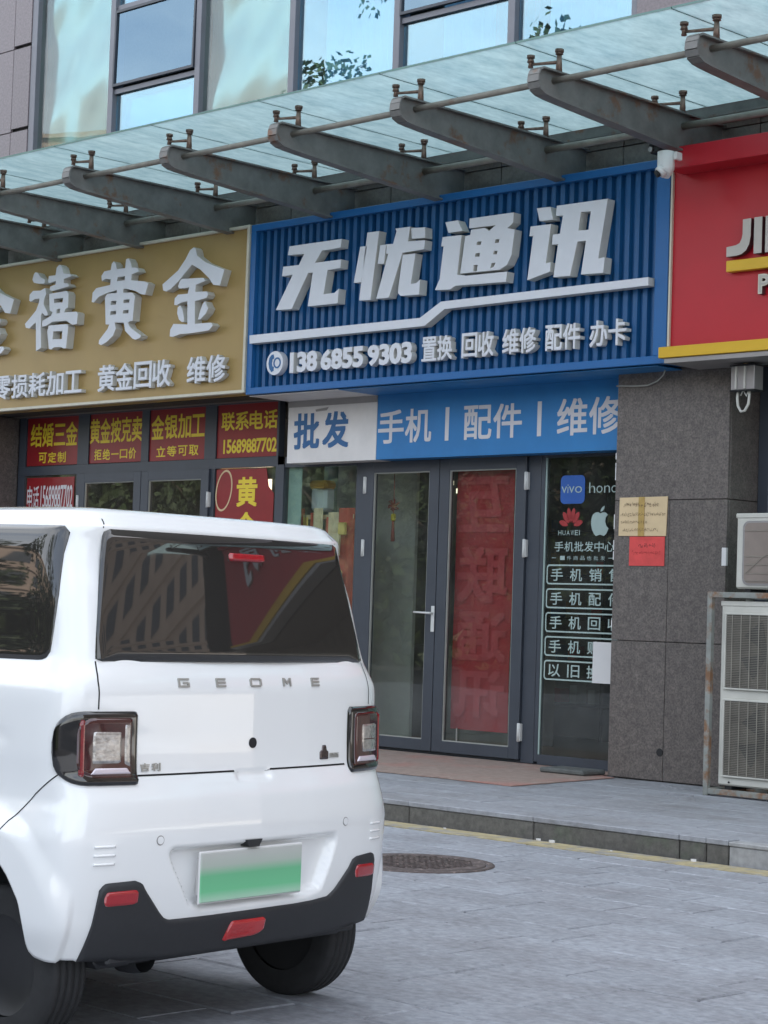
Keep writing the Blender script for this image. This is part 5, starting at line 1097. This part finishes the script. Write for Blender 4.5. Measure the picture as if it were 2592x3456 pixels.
patch('badge_block', rpoly([(.352, .889), (.352, .916), (.366, .922), (.366, .938), (.386, .938), (.386, .922), (.400, .916), (.400, .889)], .004), .005, mk('dark_chrome', (.12, .10, .10), .2, metal=.8, var=.3, scale=90), car, edge=.002, nz=8, ds=.003, back=.001)
# windscreen and front lamps, for views from the side
fm = MB()
def fpt(u, z):
    fi = min(max(int((z-.2)/.005+.5), 0), len(ZS)-1); d2, h2 = REST[fi]; x = u*(h2[170][0]-.06); hx = h2[200:]; y = np.interp(abs(x), h2[200:, 0][::-1], h2[200:, 1][::-1]); return Vector((x, y+.006, z+.004))
vs = [fpt(-1+2*i/20, 1.03+.56*j/12) for j in range(13) for i in range(21)]
fm.add(vs, [(j*21+i, j*21+i+1, (j+1)*21+i+1, (j+1)*21+i) for j in range(12) for i in range(20)], 0, True); fm.build('windscreen', M['tint'], car)
for sg in (-1, 1): MB().lathe([(0, .09), (.02, .08), (.025, 0)], (sg*.55, 2.585, .72), 'y', 24).build('headlight', M['lamp_clear'], car)
# wheels
def wheel(x, y):
    w = .145; r = .254; sgn = 1 if x > 0 else -1
    prof = [(-.0725, .16), (-.0735, .20), (-.071, .235), (-.062, .248)]
    for g in (-.042, -.015, .015, .042): prof += [(g-.0045, r-.0008*(abs(g)/.04)), (g-.0035, r-.008), (g+.0035, r-.008), (g+.0045, r-.0008*(abs(g)/.04))]
    prof += [(.062, .248), (.071, .235), (.0735, .20), (.0725, .16)]
    wl_ = MB().lathe([(-.05, .16), (-.03, .12), (-.02, .05), (-.02, 0)] if sgn < 0 else [(.05, .16), (.03, .12), (.02, .05), (.02, 0)], (x, y, r), 'x', 40).build('wheel', M['alloy'], car)
    MB().lathe(prof, (x, y, r), 'x', 72, smooth=True).build('tyre', M['tyre'], wl_)
    MB().lathe([(-sgn*.06, .16), (-sgn*.05, .0)], (x, y, r), 'x', 40).build('brake_drum', M['black'], wl_)
for x in (-.66, .66):
    for y in (0, 2.015): wheel(x, y)
MB().tube([(-.6, 0, .25), (.6, 0, .25)], .035, 12).build('rear_axle', M['black'], car)

# ================================================================== WHAT THE GLASS AND PAINT MIRROR
M['tower'] = mk('beige_tower_wall', (.40, .31, .25), .8, var=.1, scale=.5); M['tower_win'] = mk('tower_window', (.05, .06, .07), .15, var=.2, scale=1)
wm = MB().box(-.9, .9, -.02, .12, -.75, .75); 
def tower(x, y, w, d, h, rz, label):
    t = thing('apartment_tower', (x, y, 0), label, 'building', 'apartment towers down the street'); t.rotation_euler = (0, 0, rz)
    LOC[t.name] = (0, 0, 0)
    mb = MB().box(-w/2, w/2, -d/2, d/2, 0, h); 
    for k in range(int(h/3)): mb.box(-w/2-.02, w/2+.02, -d/2-.25, -d/2-.003, k*3+2.9, k*3+3.1)
    mb.build('wall', M['tower'], t)
    w0 = None
    for k in range(1, int(h/3)):
        for i in range(int(w/3.2)):
            px = -w/2+1.8+i*3.2
            if w0 is None: w0 = MB().box(-.9, .9, -.06, .1, -.75, .75).build('window', M['tower_win'], t); w0.location = (px, -d/2, k*3+1.6)
            else:
                o = w0.copy(); COL.objects.link(o); o.parent = t; o.location = (px, -d/2, k*3+1.6)
tower(66, 56, 48, 14, 75, R(-56), 'beige apartment tower down the street, mirrored in the rear window of the car')
tower(92, 22, 36, 14, 66, R(-75), 'taller beige apartment tower further off, mirrored beside the first')
tower(-52, -48, 60, 14, 21, R(180-38), 'beige apartment block across the street behind the trees')
leafm = [mk('tree_leaf_%d' % i, c, .6, var=.25, scale=1.5, objv=0) for i, c in enumerate(((.045, .075, .022), (.06, .085, .03)))]
M['bark'] = mk('bark', (.09, .07, .05), .9, var=.3, scale=9)
def tree(x, y, h, r, seed, label):
    rr = random.Random(seed); t = thing('street_tree', (x, y, 0), label, 'tree', 'street trees opposite the shops')
    tr = MB(); tr.tube([(x, y, -.01), (x+.05, y, h*.3), (x, y+.1, h*.55), (x, y, h*.8)], [.16, .13, .09, .03], 8)
    for k in range(7):
        a = rr.uniform(0, 6.28); z0 = h*rr.uniform(.3, .6); tr.tube([(x, y, z0), (x+math.cos(a)*r*.4, y+math.sin(a)*r*.4, z0+h*.14), (x+math.cos(a)*r*.75, y+math.sin(a)*r*.75, z0+h*.22)], [.06, .04, .015], 6)
    tr.build('trunk', M['bark'], t)
    mb = MB()
    cl = [(x+rr.gauss(0, r*.42), y+rr.gauss(0, r*.42), h*.62+rr.gauss(0, h*.17), rr.uniform(.35, .8)) for _ in range(int(34 if h < 9 else 90))]
    for cx_, cy_, cz_, cr_ in cl:
        for _ in range(75):
            v = Vector((rr.gauss(0, 1), rr.gauss(0, 1), rr.gauss(0, .7))).normalized()*cr_*rr.uniform(.5, 1.1); p = Vector((cx_, cy_, cz_))+v
            a = Vector((rr.gauss(0, 1), rr.gauss(0, 1), rr.gauss(0, 1))).normalized()*.11; b = a.cross(Vector((rr.gauss(0, 1), rr.gauss(0, 1), rr.gauss(0, 1)))).normalized()*.07
            mb.add([p-a, p-b, p+a, p+b], [(0, 1, 2, 3)], rr.randrange(2))
    mb.build('crown', leafm, t, fixn=False)
k = 0
for x, y, h, r in ((-12, -8, 7.2, 2.7), (-16.5, -9, 7.6, 2.8), (-21, -8.5, 7.4, 2.9), (-25.5, -10, 7.8, 3.0), (-30, -9, 7.5, 3.0), (-35, -10, 8.0, 3.2), (-40, -11, 8.2, 3.2), (-46, -12, 8.4, 3.4), (-8, -10, 7.0, 2.7), (-34, -13, 14.5, 3.6), (-40.5, -12, 15.5, 4.2), (-28.5, -14, 13.5, 3.2), (24, 7.0, 7.5, 2.8), (31, 9, 8.5, 3)):
    k += 1; tree(x, y, h, r, k, 'leafy street tree in the row opposite the shops')
hm = MB(); rr = random.Random(9)  # leaf mass added to block bright reflections in the shop glass
for q in range(16000):
    x = rr.uniform(-60, 2); y = -12+rr.uniform(-.8, .8)+(x+10)*.06; z = rr.uniform(0, 1)**.8*(5.6+.5*math.sin(x*.7)+.3*math.sin(x*1.9)); p = Vector((x, y, z))
    a = Vector((rr.gauss(0, 1), rr.gauss(0, 1), rr.gauss(0, 1))).normalized()*.26; b = a.cross(Vector((rr.gauss(0, 1), rr.gauss(0, 1), rr.gauss(0, 1)))).normalized()*.17
    hm.add([p-a, p-b, p+a, p+b], [(0, 1, 2, 3)], rr.randrange(2))
hg = hm.build('leaf_screen', leafm, None, fixn=False); tag(hg, 'unseen dense leaf screen added behind the street trees to darken reflections', 'leaf_screen')

rb = thing('backing_block', (-28, -18, 0), 'unseen low dark block added across the street to darken reflections', 'building')  # plain dark backing added so the shop glass mirrors grey
MB().box(-75, 6, -22, -16, 0, 6.3).build('wall', mk('dark_render_wall', (.10, .10, .095), .8, var=.2, scale=.6), rb)
MB().box(-75.2, 6.2, -22.2, -15.8, 6.304, 6.6).build('roof', M['granite_fascia'], rb)
w0 = None
for k in range(20):
    x = -72+k*4
    MB().box(x, x+2.6, -15.997, -15.9, .8, 2.9).build('window', M['tower_win'], rb)
